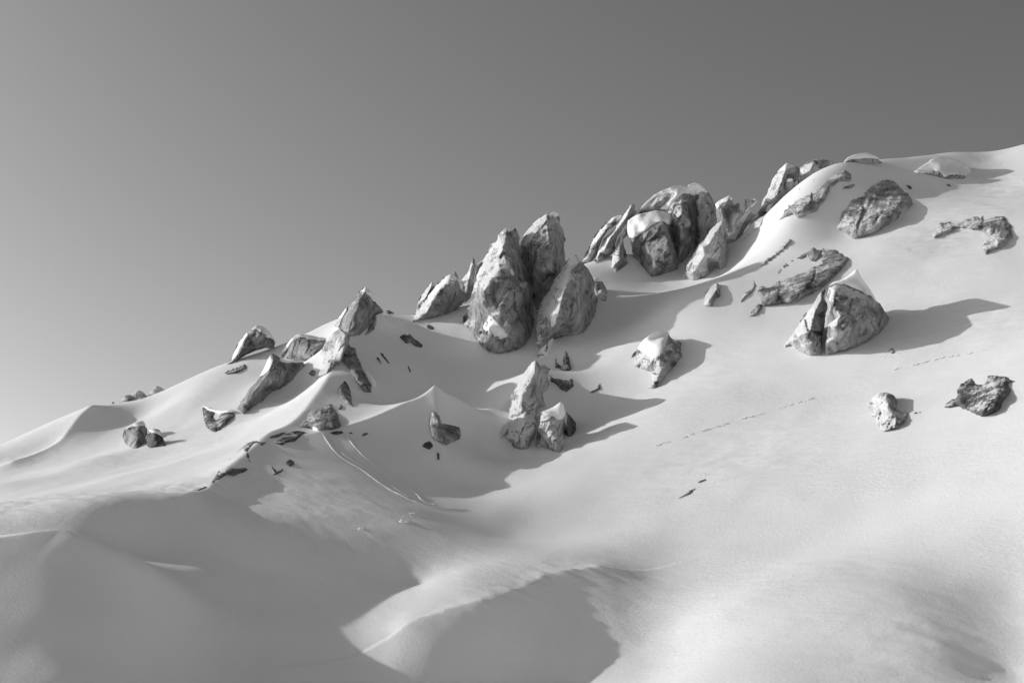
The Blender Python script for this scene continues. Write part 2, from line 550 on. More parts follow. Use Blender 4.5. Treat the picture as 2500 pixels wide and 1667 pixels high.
class Plate:
    """a solid with the given outline: meshes the outline finely, gives it a front and a back relief"""

    def __init__(self, outline, step, seed, rag=0.5):
        # outline in metres (image-parallel plane), densified and roughened
        rs = np.random.RandomState(seed)
        O = []; par = []
        n = len(outline)
        for i in range(n):
            A = np.array(outline[i]); B = np.array(outline[(i + 1) % n])
            k = max(1, int(round(np.linalg.norm(B - A) / step)))
            for j in range(k):
                O.append(A + (B - A) * j / k); par.append((i, j / k))
        O = np.array(O)
        # round the polygon a little, then roughen
        for _ in range(2):
            O = 0.5 * O + 0.25 * (np.roll(O, 1, 0) + np.roll(O, -1, 0))
        q = np.stack([O[:, 0], O[:, 1], np.full(len(O), seed * 3.1)], -1)
        O = O + rag * np.stack([fbm(q / 2.2, 4, 0.6), fbm(q / 2.2 + 31, 4, 0.6)], -1)
        self.O, self.par = O, par
        lo, hi = O.min(0), O.max(0)
        xs = np.arange(lo[0], hi[0], step); ys = np.arange(lo[1], hi[1], step * 0.87)
        G = []
        for r, yy in enumerate(ys):
            G.append(np.stack([xs + (step / 2 if r % 2 else 0), np.full(len(xs), yy)], -1))
        G = np.concatenate(G) if G else np.zeros((0, 2))
        G = G + rs.uniform(-0.15, 0.15, G.shape) * step
        ol = [tuple(p) for p in O]
        G = G[inside(G, ol)]
        if len(G):
            G = G[poly_dist(G, ol) > 0.45 * step]
        P = np.concatenate([O, G])
        v2, _, f2, _, _, _ = delaunay_2d_cdt([Vector(p) for p in P], [], [list(range(len(O)))], 1, 1e-5)
        self.P = np.array([tuple(v) for v in v2])
        f2 = np.array([f for f in f2 if len(f) == 3])
        # orient: counter-clockwise in (x right, y up)
        a, b, c = self.P[f2[:, 0]], self.P[f2[:, 1]], self.P[f2[:, 2]]
        ar = (b[:, 0] - a[:, 0]) * (c[:, 1] - a[:, 1]) - (b[:, 1] - a[:, 1]) * (c[:, 0] - a[:, 0])
        f2[ar < 0] = f2[ar < 0][:, ::-1]
        self.F = f2
        self.dist = poly_dist(self.P, ol)
        e = {}
        for t in f2:
            for i in range(3):
                k = (min(t[i], t[(i + 1) % 3]), max(t[i], t[(i + 1) % 3]))
                e[k] = e.get(k, 0) + 1
        bd = np.zeros(len(self.P), bool)
        for (i, j), n_ in e.items():
            if n_ == 1:
                bd[i] = bd[j] = True
        self.bd = bd

    def solid(self, px, py, front, back):
        """vertices and faces from front / back distances"""
        n = len(self.P)
        Vf = unproj(px, py, front)
        Vb = unproj(px, py, back)
        m = np.arange(n)
        inner = np.where(~self.bd)[0]
        m2 = m.copy()
        m2[inner] = n + np.arange(len(inner))
        V = np.concatenate([Vf, Vb[inner]])
        Fc = np.concatenate([self.F, m2[self.F][:, ::-1]])
        return V, Fc


def interp_facets(P, ctrl, edges, poly):
    """piecewise-linear bulge over a coarse triangulation of outline + interior points"""
    n = len(poly)
    pts = [Vector(p) for p in poly] + [Vector(c[:2]) for c in ctrl]
    val = [0.0] * n + [c[2] for c in ctrl]
    ed = [(n + a, n + b) for a, b in edges]
    v2, _, f2, ov, _, _ = delaunay_2d_cdt(pts, ed, [list(range(n))], 0, 1e-5)
    vv = []
    for k, o in enumerate(ov):
        if o:
            vv.append(val[o[0]])
        else:
            d = [((v2[k] - p).length, x) for p, x in zip(pts, val)]
            vv.append(min(d)[1])
    r = np.zeros(len(P))
    for f in f2:
        a, b, c = (np.array(v2[i]) for i in f)
        den = (b[1] - c[1]) * (a[0] - c[0]) + (c[0] - b[0]) * (a[1] - c[1])
        if abs(den) < 1e-9:
            continue
        w0 = ((b[1] - c[1]) * (P[:, 0] - c[0]) + (c[0] - b[0]) * (P[:, 1] - c[1])) / den
        w1 = ((c[1] - a[1]) * (P[:, 0] - c[0]) + (a[0] - c[0]) * (P[:, 1] - c[1])) / den
        w2 = 1 - w0 - w1
        k = (w0 > -1e-6) & (w1 > -1e-6) & (w2 > -1e-6)
        r[k] = w0[k] * vv[f[0]] + w1[k] * vv[f[1]] + w2[k] * vv[f[2]]
    return r


def blocks(a, b, cell, seed):
    """tilted broken planes: each cell has its own slope and step"""
    rs = np.random.RandomState(seed)
    J = rs.uniform(0.1, 0.9, (64, 64, 2)); T = rs.normal(0, 0.45, (64, 64, 2)); Hh = rs.uniform(-0.5, 0.5, (64, 64))
    q = np.stack([a, b, np.full(len(a), seed * 1.3)], -1)
    u = a / cell + 0.35 * noise(q / cell * 1.3); v = b / cell + 0.35 * noise(q / cell * 1.3 + 50)
    iu = np.floor(u).astype(int); iv = np.floor(v).astype(int)
    best = np.full(len(a), 1e9); val = np.zeros(len(a))
    for di in (-1, 0, 1):
        for dj in (-1, 0, 1):
            k, l = (iu + di) % 64, (iv + dj) % 64
            du = u - (iu + di + J[k, l, 0]); dv = v - (iv + dj + J[k, l, 1])
            d = du * du + dv * dv
            w = d < best
            best = np.where(w, d, best)
            val = np.where(w, Hh[k, l] + du * T[k, l, 0] * 2 + dv * T[k, l, 1] * 2, val)
    return val


SEED = [10]


def rock_part(c, outline, D, parent, name='rock_face', ctrl=(), edges=(), infl=1.0, back=None, m='rock', step=None, rough=1.0, lean=0.0, bury=0.5, rag=None):
    """outline points: (u,v) lie on the snow; (u,v,dd) stand free at distance D+dd.  ctrl: (u,v,bulge metres towards viewer)"""
    SEED[0] += 1
    seed = SEED[0]
    O = conv(c, outline)
    ng = sum(len(p) == 2 for p in O)
    if ng >= 3:
        D = (autoD(O) or D - 2.5) + (2.5 if ng < len(O) else 0.0)
    s = D / F
    C_ = conv(c, ctrl)
    Yo = []
    for p in O:
        if len(p) > 2:
            Yo.append(D + p[2])
        else:
            h = hit(p[0], p[1], D, 25)
            if h is not None and ng < len(O):
                h = min(max(h, D - 11), D + 5)
            Yo.append(D if h is None else h + (0.05 if ng == len(O) else bury))
    Yo = np.array(Yo)
    OM = [((p[0] - 1250) * s, (833.5 - p[1]) * s) for p in O]
    size = np.ptp(np.array(OM), axis=0)
    ms = float(min(size)); 
    if step is None:
        step = float(np.clip(math.sqrt(size[0] * size[1]) / 55, 0.10, 0.27))
    if rag is None:
        rag = 0.022 * math.sqrt(size[0] * size[1]) + 0.05
    pl = Plate(OM, step, seed, rag)
    P = pl.P
    # base distance from the outline's own distances
    OMA = []; YA_ = []
    n = len(OM)
    for i in range(n):
        for j in range(4):
            t = j / 4
            OMA.append(np.array(OM[i]) * (1 - t) + np.array(OM[(i + 1) % n]) * t)
            YA_.append(Yo[i] * (1 - t) + Yo[(i + 1) % n] * t)
    OMA = np.array(OMA); YA_ = np.array(YA_)
    d2 = ((P[:, None, :] - OMA[None]) ** 2).sum(-1) + 0.02
    w = d2 ** -1.4
    base = (w * YA_).sum(1) / w.sum(1)
    CM = [((p[0] - 1250) * s, (833.5 - p[1]) * s, p[2]) for p in C_]
    bul = interp_facets(P, CM, edges, OM) if CM else np.zeros(len(P))
    R = 0.32 * ms
    t = np.clip(pl.dist / R, 0, 1)
    prof = np.sqrt(np.clip(1 - (1 - t) ** 2, 0, 1))
    q3 = np.stack([P[:, 0], P[:, 1], np.full(len(P), seed * 5.3)], -1)
    # streaked crags leaning with the rock
    ca, sa = math.cos(math.radians(65)), math.sin(math.radians(65))
    along = P[:, 0] * ca + P[:, 1] * sa; across = P[:, 0] * sa - P[:, 1] * ca
    qs = np.stack([along * 0.25, across, np.full(len(P), seed * 2.7)], -1)
    amp = rough * np.clip(ms * 0.05, 0.06, 0.6)
    wl = np.clip(ms * 0.22, 0.8, 3.4)
    crag = (np.abs(fbm(qs / wl * 1.3, 4, 0.6)) - 0.35) * 0.9 + fbm(q3 / (wl * 0.9), 5, 0.6) * 0.6
    crag = crag + blocks(along * 0.45, across, wl * 1.5, seed) * 1.5 + blocks(along * 0.5, across, wl * 0.5, seed + 77) * 0.55
    crag = crag * amp * (0.25 + 0.75 * np.clip(pl.dist / (0.12 * ms), 0, 1))
    if ng == len(O):      # an outcrop flush with the snow: swells from it unevenly, lost under it in places
        lift = (0.5 + 0.28 * fbm(q3 / (0.3 * ms + 0.6), 3)) if ms > 2.5 else 0.4
        front = base - 1.0 * bul - lift * np.clip(pl.dist / min(0.4, 0.15 * ms), 0, 1) - infl * min(0.16 * ms, 1.8) * prof + crag * 0.8
    else:
        dg = np.full(len(P), 1e9); df = np.full(len(P), 1e9)
        for i in range(n):
            d_, _ = seg_dist(P[:, 0], P[:, 1], np.array(OM[i]), np.array(OM[(i + 1) % n]))
            if len(O[i]) == 2 and len(O[(i + 1) % n]) == 2:
                dg = np.minimum(dg, d_)
            else:
                df = np.minimum(df, d_)
        # walls rise straight out of the snow; only the free edges are rounded
        te = np.clip(np.minimum(df / R, dg / (0.35 * R)), 0, 1)
        prof = np.sqrt(np.clip(1 - (1 - te) ** 2, 0, 1))
        foot = smooth(0, 0.45 * ms, dg)
        crag = crag * (1 + 0.8 * np.exp(-(dg / (0.15 * ms)) ** 2))
        front = base - (1.15 + 1.05 * foot) * bul - infl * 0.30 * ms * prof + crag
    bk = (0.45 * ms if back is None else back)
    backd = base + bk * prof + 0.3 + crag * 0.5
    px = P[:, 0] / s + 1250; py = 833.5 - P[:, 1] / s
    V, Fc = pl.solid(px, py, front, backd)
    if ng == len(O):
        m = {'rock': 'bare', 'rime': 'dusted'}.get(m, m)
    o = link(name, V, Fc, MATS[m], parent)
    return dict(o=o, P=P, front=front, back=backd, s=s, D=D)


def cap_part(c, outline, rk, parent, name='snow_cap', thick=0.45, step=0.2, rag=0.12, prof_r=0.9, rise=0.0):
    """a blanket of snow wrapped over a rock part (front and back)"""
    SEED[0] += 1
    s = rk['s']
    O = conv(c, outline)
    OM = [((p[0] - 1250) * s, (833.5 - p[1]) * s) for p in O]
    pl = Plate(OM, step, SEED[0], rag)
    P = pl.P
    fr = np.zeros(len(P)); bk = np.zeros(len(P))
    for i in range(0, len(P), 400):
        d2 = ((P[i:i + 400, None, :] - rk['P'][None]) ** 2).sum(-1)
        w = 1 / (d2 + 0.12) ** 2.2
        sw = w.sum(1)
        fr[i:i + 400] = (w * rk['front']).sum(1) / sw
        bk[i:i + 400] = (w * rk['back']).sum(1) / sw
    t = np.clip(pl.dist / prof_r, 0, 1)
    prof = np.sqrt(np.clip(1 - (1 - t) ** 2, 0, 1))
    q = np.stack([P[:, 0], P[:, 1], np.full(len(P), SEED[0] * 1.7)], -1)
    und = 0.12 * noise(q / 1.7)
    front = fr - thick * (0.25 + 0.75 * prof) + und * prof
    back = bk + thick * prof + und
    bdm = pl.bd
    px = P[:, 0] / s + 1250; py = 833.5 - P[:, 1] / s
    # boundary ring keeps the front; the back gets its own ring so that the blanket has an edge
    n = len(P)
    Vf = unproj(px, py, front); Vb = unproj(px, py, np.maximum(back, front + 0.2))
    V = np.concatenate([Vf, Vb])
    Fc = [pl.F, (pl.F + n)[:, ::-1]]
    e = {}
    for tr in pl.F:
        for i in range(3):
            a, b = tr[i], tr[(i + 1) % 3]
            e[(a, b)] = 1
    side = []
    for (a, b) in e:
        if (b, a) not in e:
            side.append((a, a + n, b + n)); side.append((a, b + n, b))
    Fc.append(np.array(side))
    return link(name, V, np.concatenate(Fc), M_CAP, parent)


def thing(name, label, cat, c, uv, D, group=None):
    p = conv(c, [uv])[0]
    h = hit(p[0], p[1], 200, 140)
    D = D if D > 0 else 240.0
    w = unproj(p[0], p[1], D if h is None else h)
    o = bpy.data.objects.new(name, None)
    o.empty_display_size = 0.5
    COL.objects.link(o)
    o.location = Vector(tuple(w))
    o['label'] = label; o['category'] = cat
    if group:
        o['group'] = group
    bpy.context.view_layer.update()
    return o


def solo(name, label, cat, group, c, outline, D, **kw):
    """a rock that is one mesh"""
    r = rock_part(c, outline, D, None, name=name, **kw)
    r['o']['label'] = label; r['o']['category'] = cat
    if group:
        r['o']['group'] = group
    return r


def fr(dd, *pts):
    return [(p[0], p[1], dd) for p in pts]


SP = 'rock spires on the ridge'
OUT = 'rock outcrops on the open slope'
SPURG = 'rock ledges along the front spur'
LEFTG = 'rocks on the left ridge'
SMALL = 'small stones poking through the snow'

# ---- the two tall towers and their neighbours (middle of the ridge)
t = thing('rock_tower', 'tall pale rock tower with blunt snow tip, left of the two tallest towers', 'rock', 3, (1100, 1400), 220, SP)
r = rock_part(3, fr(3, (1040, 300), (1095, 285), (1140, 295), (1185, 350), (1195, 450), (1230, 600), (1270, 750), (1300, 850), (1320, 960)) +
              [(1335, 1075), (1325, 1180), (1290, 1290), (1200, 1390), (1090, 1420), (960, 1440), (870, 1400), (790, 1320), (740, 1230), (670, 1170), (705, 1080)] +
              fr(1, (735, 960), (765, 860), (790, 730), (850, 600), (920, 470), (990, 350)), 221, t,
              ctrl=[(1075, 330, 1.0), (1045, 440, 2.6), (1050, 540, 3.6), (1095, 620, 4.4), (1010, 640, 4.0), (950, 740, 4.4), (860, 870, 4.3), (850, 980, 4.3), (890, 1080, 4.0),
                    (1090, 760, 5.4), (1170, 830, 4.2), (1240, 860, 4.4), (1100, 960, 4.6), (1000, 900, 4.0), (1200, 1040, 5.0), (1090, 1090, 4.3), (1220, 1230, 3.8), (1000, 1240, 3.4), (890, 1240, 2.8)],
              edges=[(0, 1), (1, 2), (2, 3), (4, 5), (5, 6), (6, 7), (7, 8), (3, 9), (9, 10), (10, 11)], infl=0.35, back=4, rough=1.1)
cap_part(3, [(1030, 325), (1050, 292), (1095, 276), (1145, 290), (1120, 310), (1075, 330), (1040, 350)], r, t, thick=0.25)
cap_part(3, [(850, 1190), (900, 1120), (910, 1070), (960, 1120), (1030, 1190), (1090, 1270), (1010, 1300), (930, 1270), (870, 1230)], r, t, name='snow_patch', thick=0.35)
cap_part(3, [(1090, 660), (1110, 650), (1150, 690), (1140, 725), (1100, 715)], r, t, name='snow_patch', thick=0.5)

t = thing('rock_tower', 'broad pale rock tower with small notch at its top, highest behind the other tower', 'rock', 3, (1400, 1020), 226, SP)
r = rock_part(3, fr(0, (1440, 145), (1475, 200), (1500, 150), (1550, 165), (1560, 220), (1590, 320), (1600, 430), (1605, 560), (1625, 650), (1540, 760), (1450, 900), (1420, 1010),
                    (1350, 1090), (1300, 950), (1270, 800), (1220, 600), (1193, 440), (1240, 330), (1330, 230)), 231, t,
              ctrl=[(1445, 170, 0.6), (1440, 290, 2.4), (1465, 420, 3.4), (1480, 560, 3.6), (1500, 700, 3.0), (1330, 330, 1.4), (1280, 480, 1.8), (1360, 500, 3.0), (1370, 700, 2.0), (1330, 640, 2.4), (1420, 700, 3.0), (1390, 860, 1.5)],
              edges=[(0, 1), (1, 2), (2, 3), (3, 4)], infl=0.5, back=4)
cap_part(3, [(1460, 165), (1500, 135), (1555, 162), (1535, 175), (1500, 200)], r, t, thick=0.5)

t = thing('rock_spire', 'pointed rock pillar with sunlit left face, just right of the two tall towers', 'rock', 3, (1400, 1450), 214, SP)
r = rock_part(3, fr(2, (1680, 530), (1755, 590), (1800, 650), (1850, 740), (1880, 850)) +
              [(1895, 960), (1880, 1060), (1840, 1160), (1780, 1240), (1690, 1270), (1600, 1275), (1500, 1300), (1480, 1340), (1440, 1450), (1380, 1480), (1330, 1480)] +
              fr(-6, (1328, 1350)) + fr(-3, (1330, 1200)) + fr(0, (1345, 1080), (1390, 980)) + fr(1, (1470, 830), (1550, 700), (1620, 590)), 219, t,
              ctrl=[(1750, 600, 1.5), (1650, 690, 2.6), (1610, 800, 3.8), (1580, 920, 4.6), (1545, 1060, 5.0), (1505, 1190, 4.2), (1440, 1330, 2.2), (1740, 760, 3.2), (1720, 900, 4.0), (1820, 900, 1.8), (1660, 1100, 4.0), (1780, 1060, 3.0)],
              edges=[(0, 1), (1, 2), (2, 3), (3, 4), (4, 5), (5, 6)], infl=0.3, back=4, rough=0.9)
cap_part(3, [(1630, 595), (1660, 540), (1682, 520), (1760, 592), (1700, 615), (1650, 640)], r, t, thick=0.35)
cap_part(3, [(1370, 1400), (1450, 1310), (1500, 1285), (1485, 1360), (1440, 1460), (1375, 1485)], r, t, name='snow_patch', thick=0.3)

t = thing('rock_lump', 'small snow capped knob on the shaded right shoulder of the pointed pillar', 'rock', 3, (1950, 950), 218)
r = rock_part(3, fr(0, (1850, 745), (1900, 735), (1940, 765), (1975, 830)) + [(1992, 885), (1978, 960), (1930, 945), (1890, 890)] + fr(0, (1862, 815)), 217, t, infl=1.2)
cap_part(3, [(1842, 755), (1870, 738), (1905, 730), (1950, 770), (1920, 770), (1880, 775)], r, t, thick=0.35)

t = thing('rock_spire', 'thin needle spire leaning against the left side of the tall tower', 'rock', 3, (700, 960), 236, SP)
rock_part(3, fr(0, (768, 555), (780, 600), (776, 720), (772, 800), (750, 900)) + [(700, 960), (660, 975)] + fr(0, (655, 870), (680, 800), (652, 770), (720, 690), (745, 610)), 236, t, ctrl=[(755, 640, 0.8), (730, 760, 1.4), (710, 860, 1.6)], edges=[(0, 1), (1, 2)], infl=0.6)
solo('rock_spire', 'slanting dark rock edge showing between needle spire and tall tower', 'rock', SP, 3, fr(0, (855, 572), (865, 620), (830, 700), (790, 760), (775, 700), (775, 645), (815, 605)), 240)

t = thing('rock_lump', 'hunched rock with smooth snow back and dark hollow, below the needle spire', 'rock', 3, (400, 1110), 238, SP)
r = rock_part(3, fr(1, (520, 730), (580, 700), (620, 740), (645, 800), (660, 900)) + [(662, 985), (600, 1040), (520, 1075), (440, 1100), (350, 1115), (180, 1150)] + fr(0, (220, 1090), (280, 1010), (360, 900), (440, 800)), 238, t,
              ctrl=[(540, 770, 1.5), (470, 840, 2.2), (400, 950, 2.8), (350, 1060, 2.2), (590, 800, 1.8), (560, 930, 1.6), (500, 980, 2.3), (620, 920, 1.5), (530, 1000, 0.4)], edges=[(0, 1), (1, 2), (2, 3)], infl=0.4)
cap_part(3, [(350, 915), (440, 800), (520, 728), (575, 697), (625, 745), (560, 765), (500, 810), (430, 890), (370, 960)], r, t, thick=0.35)
solo('rock_spire', 'short rimed rock tooth behind the hunched rock, at the skyline', 'rock', SP, 3, fr(0, (390, 778), (425, 820), (400, 900), (320, 1010)) + fr(-1, (240, 1070), (262, 970), (312, 880)), 243, ctrl=[(380, 830, 1.0), (330, 930, 1.4)], edges=[(0, 1)], m='rime')
solo('rock_tip', 'tiny rock tip poking up behind the hunched rock', 'rock', SP, 3, fr(0, (580, 690), (605, 680), (625, 715), (632, 750), (600, 740)), 242)

# ---- stones in the upper bowl
solo('stone', 'lone oval stone in bowl snow left of the tall tower', 'stone', SMALL, 3, [(340, 1168), (365, 1160), (410, 1190), (408, 1215), (360, 1212), (342, 1195)], 232, m='dark', infl=1.0)
solo('stone', 'largest cracked dark stone in the shaded bowl below the hunched rock', 'stone', SMALL, 3, [(90, 1280), (140, 1250), (190, 1255), (240, 1300), (310, 1350), (300, 1380), (240, 1365), (200, 1330), (150, 1345), (120, 1310)], 228, m='dark', infl=1.0)
solo('stone', 'slim dark sliver of stone, longer of two in the upper bowl', 'stone', SMALL, 2, [(1378, 548), (1395, 552), (1448, 625), (1430, 620), (1385, 575)], 222, m='dark', bury=0.3)
solo('stone', 'slim dark sliver of stone, shorter of two in the upper bowl', 'stone', SMALL, 2, [(1352, 570), (1365, 575), (1392, 622), (1380, 625), (1355, 592)], 220, m='dark', bury=0.3)
solo('stone', 'tiny dark stone alone in the middle of the bowl', 'stone', SMALL, 4, [(172, 160), (185, 155), (212, 215), (205, 236), (190, 228)], 210, m='dark', bury=0.3)

# ---- pointed peak at the head of the spur
t = thing('rock_peak', 'triangular rock peak with snow edge at the head of the spur', 'rock', 2, (1220, 450), 226, SPURG)
r = rock_part(2, fr(2, (1250, 160), (1290, 135), (1330, 180), (1355, 230), (1400, 285)) + [(1345, 320), (1310, 385), (1250, 450), (1190, 458), (1165, 430), (1110, 395)] + fr(0, (1090, 372), (1130, 320), (1190, 230)), 228, t,
              ctrl=[(1285, 160, 0.8), (1240, 240, 2.2), (1200, 330, 3.0), (1170, 400, 2.6), (1290, 270, 3.2), (1260, 380, 3.2)], edges=[(0, 1), (1, 2), (2, 3)], infl=0.3, m='bare')
cap_part(2, [(1245, 165), (1290, 128), (1335, 175), (1362, 235), (1335, 222), (1310, 190), (1280, 160)], r, t, thick=0.4)
cap_part(2, [(1085, 385), (1095, 352), (1130, 312), (1165, 255), (1170, 275), (1135, 340), (1110, 395)], r, t, name='snow_patch', thick=0.3)
solo('stone', 'low dark rock on skyline just right of the triangular peak', 'rock', None, 2, fr(2, (1412, 285), (1435, 278), (1465, 292), (1482, 325)) + [(1455, 325), (1425, 305)], 241, m='dark')
t = thing('snow_fin', 'thin bright snow fin with a dark rock side below the triangular peak', 'snow fin', 2, (1300, 450), 222)
r = rock_part(2, [(1340, 310), (1362, 318), (1358, 370), (1340, 410), (1300, 440), (1275, 445), (1300, 400), (1325, 350)], 222, t, m='rime', infl=1.2, bury=0.3)

# ---- the spur
t = thing('rock_rib', 'bright rimed rock rib running down the spur crest from the triangular peak', 'rock', 2, (1050, 650), 210, SPURG)
r = rock_part(2, fr(0, (1120, 393), (1172, 425), (1182, 465)) + fr(-3, (1160, 540), (1140, 600)) + [(1100, 640), (1040, 690), (965, 725), (955, 690), (1000, 620), (985, 560)] + fr(-1, (1035, 480), (1075, 425)), 216, t,
              ctrl=[(1165, 440, 1.4), (1150, 530, 2.6), (1125, 600, 2.4), (1080, 480, 0.8), (1050, 600, 1.3)], edges=[(0, 1), (1, 2)], m='rime', infl=0.4)
t = thing('rock_outcrop', 'long dark slab hanging down the shaded side of the spur', 'rock', 2, (1300, 800), 205, SPURG)
r = rock_part(2, [(1172, 478), (1220, 510), (1250, 600), (1280, 680), (1325, 755), (1322, 805), (1280, 800), (1222, 735), (1180, 655), (1140, 605), (1152, 530)], 208, t, m='rock', infl=0.9, bury=0.3,
              ctrl=[(1190, 560, 0.8), (1230, 670, 1.0), (1290, 770, 0.8)], edges=[(0, 1), (1, 2)])
cap_part(2, [(1250, 610), (1275, 620), (1310, 665), (1350, 720), (1352, 755), (1325, 770), (1295, 700), (1265, 655)], r, t, thick=0.6)
solo('rock_ledge', 'broken dark rock wedge under the bright rib, pointing down the bowl', 'rock', SPURG, 2, [(1150, 728), (1175, 760), (1195, 810), (1218, 905), (1170, 880), (1140, 850), (1118, 835), (1108, 770)], 197, m='rock', bury=0.3)
solo('stone', 'small dark stone just below the broken wedge on the spur', 'stone', SMALL, 2, [(1115, 890), (1130, 880), (1142, 905), (1125, 918), (1110, 912)], 190, m='dark', bury=0.2)
t = thing('rock_ledge', 'rounded layered rock with snow nick at the foot of the spur crest', 'rock', 2, (1060, 1035), 184, SPURG)
r = rock_part(2, [(1065, 880), (1110, 930), (1132, 1030), (1060, 1045), (990, 1052), (930, 1030), (865, 1030), (905, 965), (940, 930), (1000, 893)], 185, t, m='rock', bury=0.3,
              ctrl=[(1000, 930, 1.0), (960, 980, 1.4), (1060, 960, 1.3), (1080, 1010, 1.0)], edges=[(0, 1)])
cap_part(2, [(945, 1020), (960, 1005), (990, 1010), (1005, 1040), (975, 1055), (950, 1045)], r, t, name='snow_patch', thick=0.5)
solo('rock_ledge', 'ragged dark rock strip below the rounded layered rock', 'rock', SPURG, 2, [(860, 1050), (905, 1058), (870, 1090), (840, 1122), (790, 1128), (755, 1147), (700, 1130), (750, 1085), (810, 1060)], 172, m='dark', bury=0.3)
solo('rock_ledge', 'thin dark rock seam along the spur crest between the two ledges', 'rock', SPURG, 2, [(668, 1088), (710, 1072), (785, 1058), (760, 1080), (720, 1098), (675, 1102)], 168, m='dark', bury=0.2)
t = thing('rock_ledge', 'long curved rock ledge with snow pocket forming the spur nose', 'rock', 2, (480, 1310), 152, SPURG)
r = rock_part(2, [(600, 1093), (672, 1122), (620, 1148), (572, 1132), (535, 1180), (545, 1240), (582, 1280), (520, 1318), (440, 1340), (400, 1332), (350, 1370), (285, 1412), (335, 1340), (400, 1250), (460, 1190), (540, 1120)], 156, t, m='dark', bury=0.25, infl=0.8)
cap_part(2, [(470, 1245), (500, 1220), (520, 1235), (525, 1275), (490, 1290), (470, 1275)], r, t, name='snow_patch', thick=0.3)
solo('rock_ledge', 'narrow wavy dark rock seam at the lowest end of the spur', 'rock', SPURG, 2, [(125, 1445), (165, 1430), (215, 1420), (250, 1400), (285, 1400), (250, 1418), (215, 1440), (175, 1455), (140, 1462)], 140, m='dark', bury=0.2)
solo('stone', 'larger square dark stone on shaded snow below the spur ledge', 'stone', SMALL, 2, [(680, 1272), (710, 1282), (765, 1290), (762, 1320), (697, 1342), (690, 1310)], 150, m='dark', bury=0.2)
solo('stone', 'smaller dark stone beside the square stone below the spur ledge', 'stone', SMALL, 2, [(778, 1242), (805, 1228), (832, 1240), (836, 1268), (800, 1280), (780, 1265)], 153, m='dark', bury=0.2)
solo('stone', 'flat dark stone nearest the spur in a row under the snow lip', 'stone', SMALL, 2, [(1058, 1062), (1100, 1052), (1145, 1053), (1148, 1068), (1100, 1076), (1070, 1072)], 174, m='dark', bury=0.2)
solo('stone', 'smallest flat dark stone, middle of the row under the snow lip', 'stone', SMALL, 2, [(1175, 1060), (1195, 1055), (1215, 1057), (1200, 1068), (1178, 1068)], 175, m='dark', bury=0.15)
solo('stone', 'slanted dark stone at the right end of the row under the snow lip', 'stone', SMALL, 2, [(1260, 1082), (1275, 1066), (1312, 1060), (1300, 1075), (1272, 1088)], 176, m='dark', bury=0.15)

# ---- left ridge
t = thing('rock_dome', 'rounded rock dome with snow cap alone on the left skyline', 'rock', 2, (560, 560), 232, LEFTG)
r = rock_part(2, fr(1, (535, 418), (590, 384), (640, 390), (680, 430), (716, 490)) + [(690, 522), (640, 522), (560, 547), (490, 592), (400, 637)] + fr(0, (440, 570), (480, 490)), 236, t,
              ctrl=[(580, 400, 0.8), (530, 450, 1.8), (500, 520, 2.2), (470, 590, 1.2), (620, 450, 2.4), (590, 510, 2.0)], edges=[(0, 1), (1, 2), (2, 3)], infl=0.4, m='bare')
cap_part(2, [(545, 412), (590, 378), (642, 384), (686, 428), (722, 495), (690, 460), (650, 450), (620, 420), (590, 400)], r, t, thick=0.5)
cap_part(2, [(430, 600), (445, 560), (480, 485), (530, 418), (540, 430), (500, 500), (470, 570), (440, 625)], r, t, name='snow_patch', thick=0.3)
t = thing('rock_outcrop', 'broad layered grey slab behind the snow tipped tooth on the left ridge', 'rock', 2, (850, 600), 226, LEFTG)
r = rock_part(2, fr(1, (850, 438), (930, 445), (1035, 465)) + [(1012, 530), (960, 570), (890, 607), (830, 600), (735, 587), (760, 540)] + fr(0, (820, 470)), 230, t,
              ctrl=[(830, 480, 0.8), (790, 560, 1.2), (930, 480, 1.4), (900, 560, 1.8)], infl=0.6, m='bare')
cap_part(2, [(735, 560), (790, 490), (850, 430), (930, 438), (1040, 462), (1020, 475), (930, 462), (870, 452), (830, 470), (790, 520), (755, 560)], r, t, thick=0.35)
t = thing('rock_tooth', 'snow tipped rock tooth with long layered shaded face on left ridge', 'rock', 2, (600, 880), 214, LEFTG)
r = rock_part(2, fr(0, (690, 563)) + fr(1, (740, 592), (800, 610), (890, 608)) + [(892, 650), (830, 722), (790, 762), (700, 803), (640, 862), (580, 893), (510, 945), (460, 912), (490, 850)] + fr(-3, (540, 785)) + fr(-2, (600, 720)) + fr(-1, (642, 640)), 215, t,
              ctrl=[(700, 600, 1.2), (670, 680, 2.4), (610, 760, 2.8), (550, 830, 2.4), (760, 650, 1.6), (720, 740, 2.4), (500, 900, 1.4)], edges=[(0, 1), (1, 2), (2, 3), (3, 6)], infl=0.25, m='bare')
cap_part(2, [(605, 715), (645, 635), (688, 556), (705, 590), (700, 640), (720, 660), (680, 660), (640, 690)], r, t, thick=0.35)
cap_part(2, [(735, 590), (800, 602), (892, 602), (888, 616), (800, 620), (745, 606)], r, t, name='snow_edge', thick=0.35)
solo('rock_ledge', 'low flat dark rock on the lit snow left of the layered slab', 'rock', LEFTG, 2, [(385, 682), (430, 652), (520, 623), (537, 650), (470, 682), (410, 694)], 226, m='dark', bury=0.3)
t = thing('rock_grotto', 'dark undercut rock with black clefts under a snow lip on the left', 'rock', 2, (330, 1055), 200, LEFTG)
r = rock_part(2, [(245, 890), (330, 928), (430, 928), (460, 950), (420, 990), (330, 1062), (280, 1035), (252, 970)], 202, t, m='dark', infl=0.5, bury=0.3, ctrl=[(300, 960, 0.6), (335, 980, -1.2), (345, 1030, -1.0), (390, 960, 1.0)], edges=[(1, 2)])  # dark rock colour stands in for the shade inside the hollow
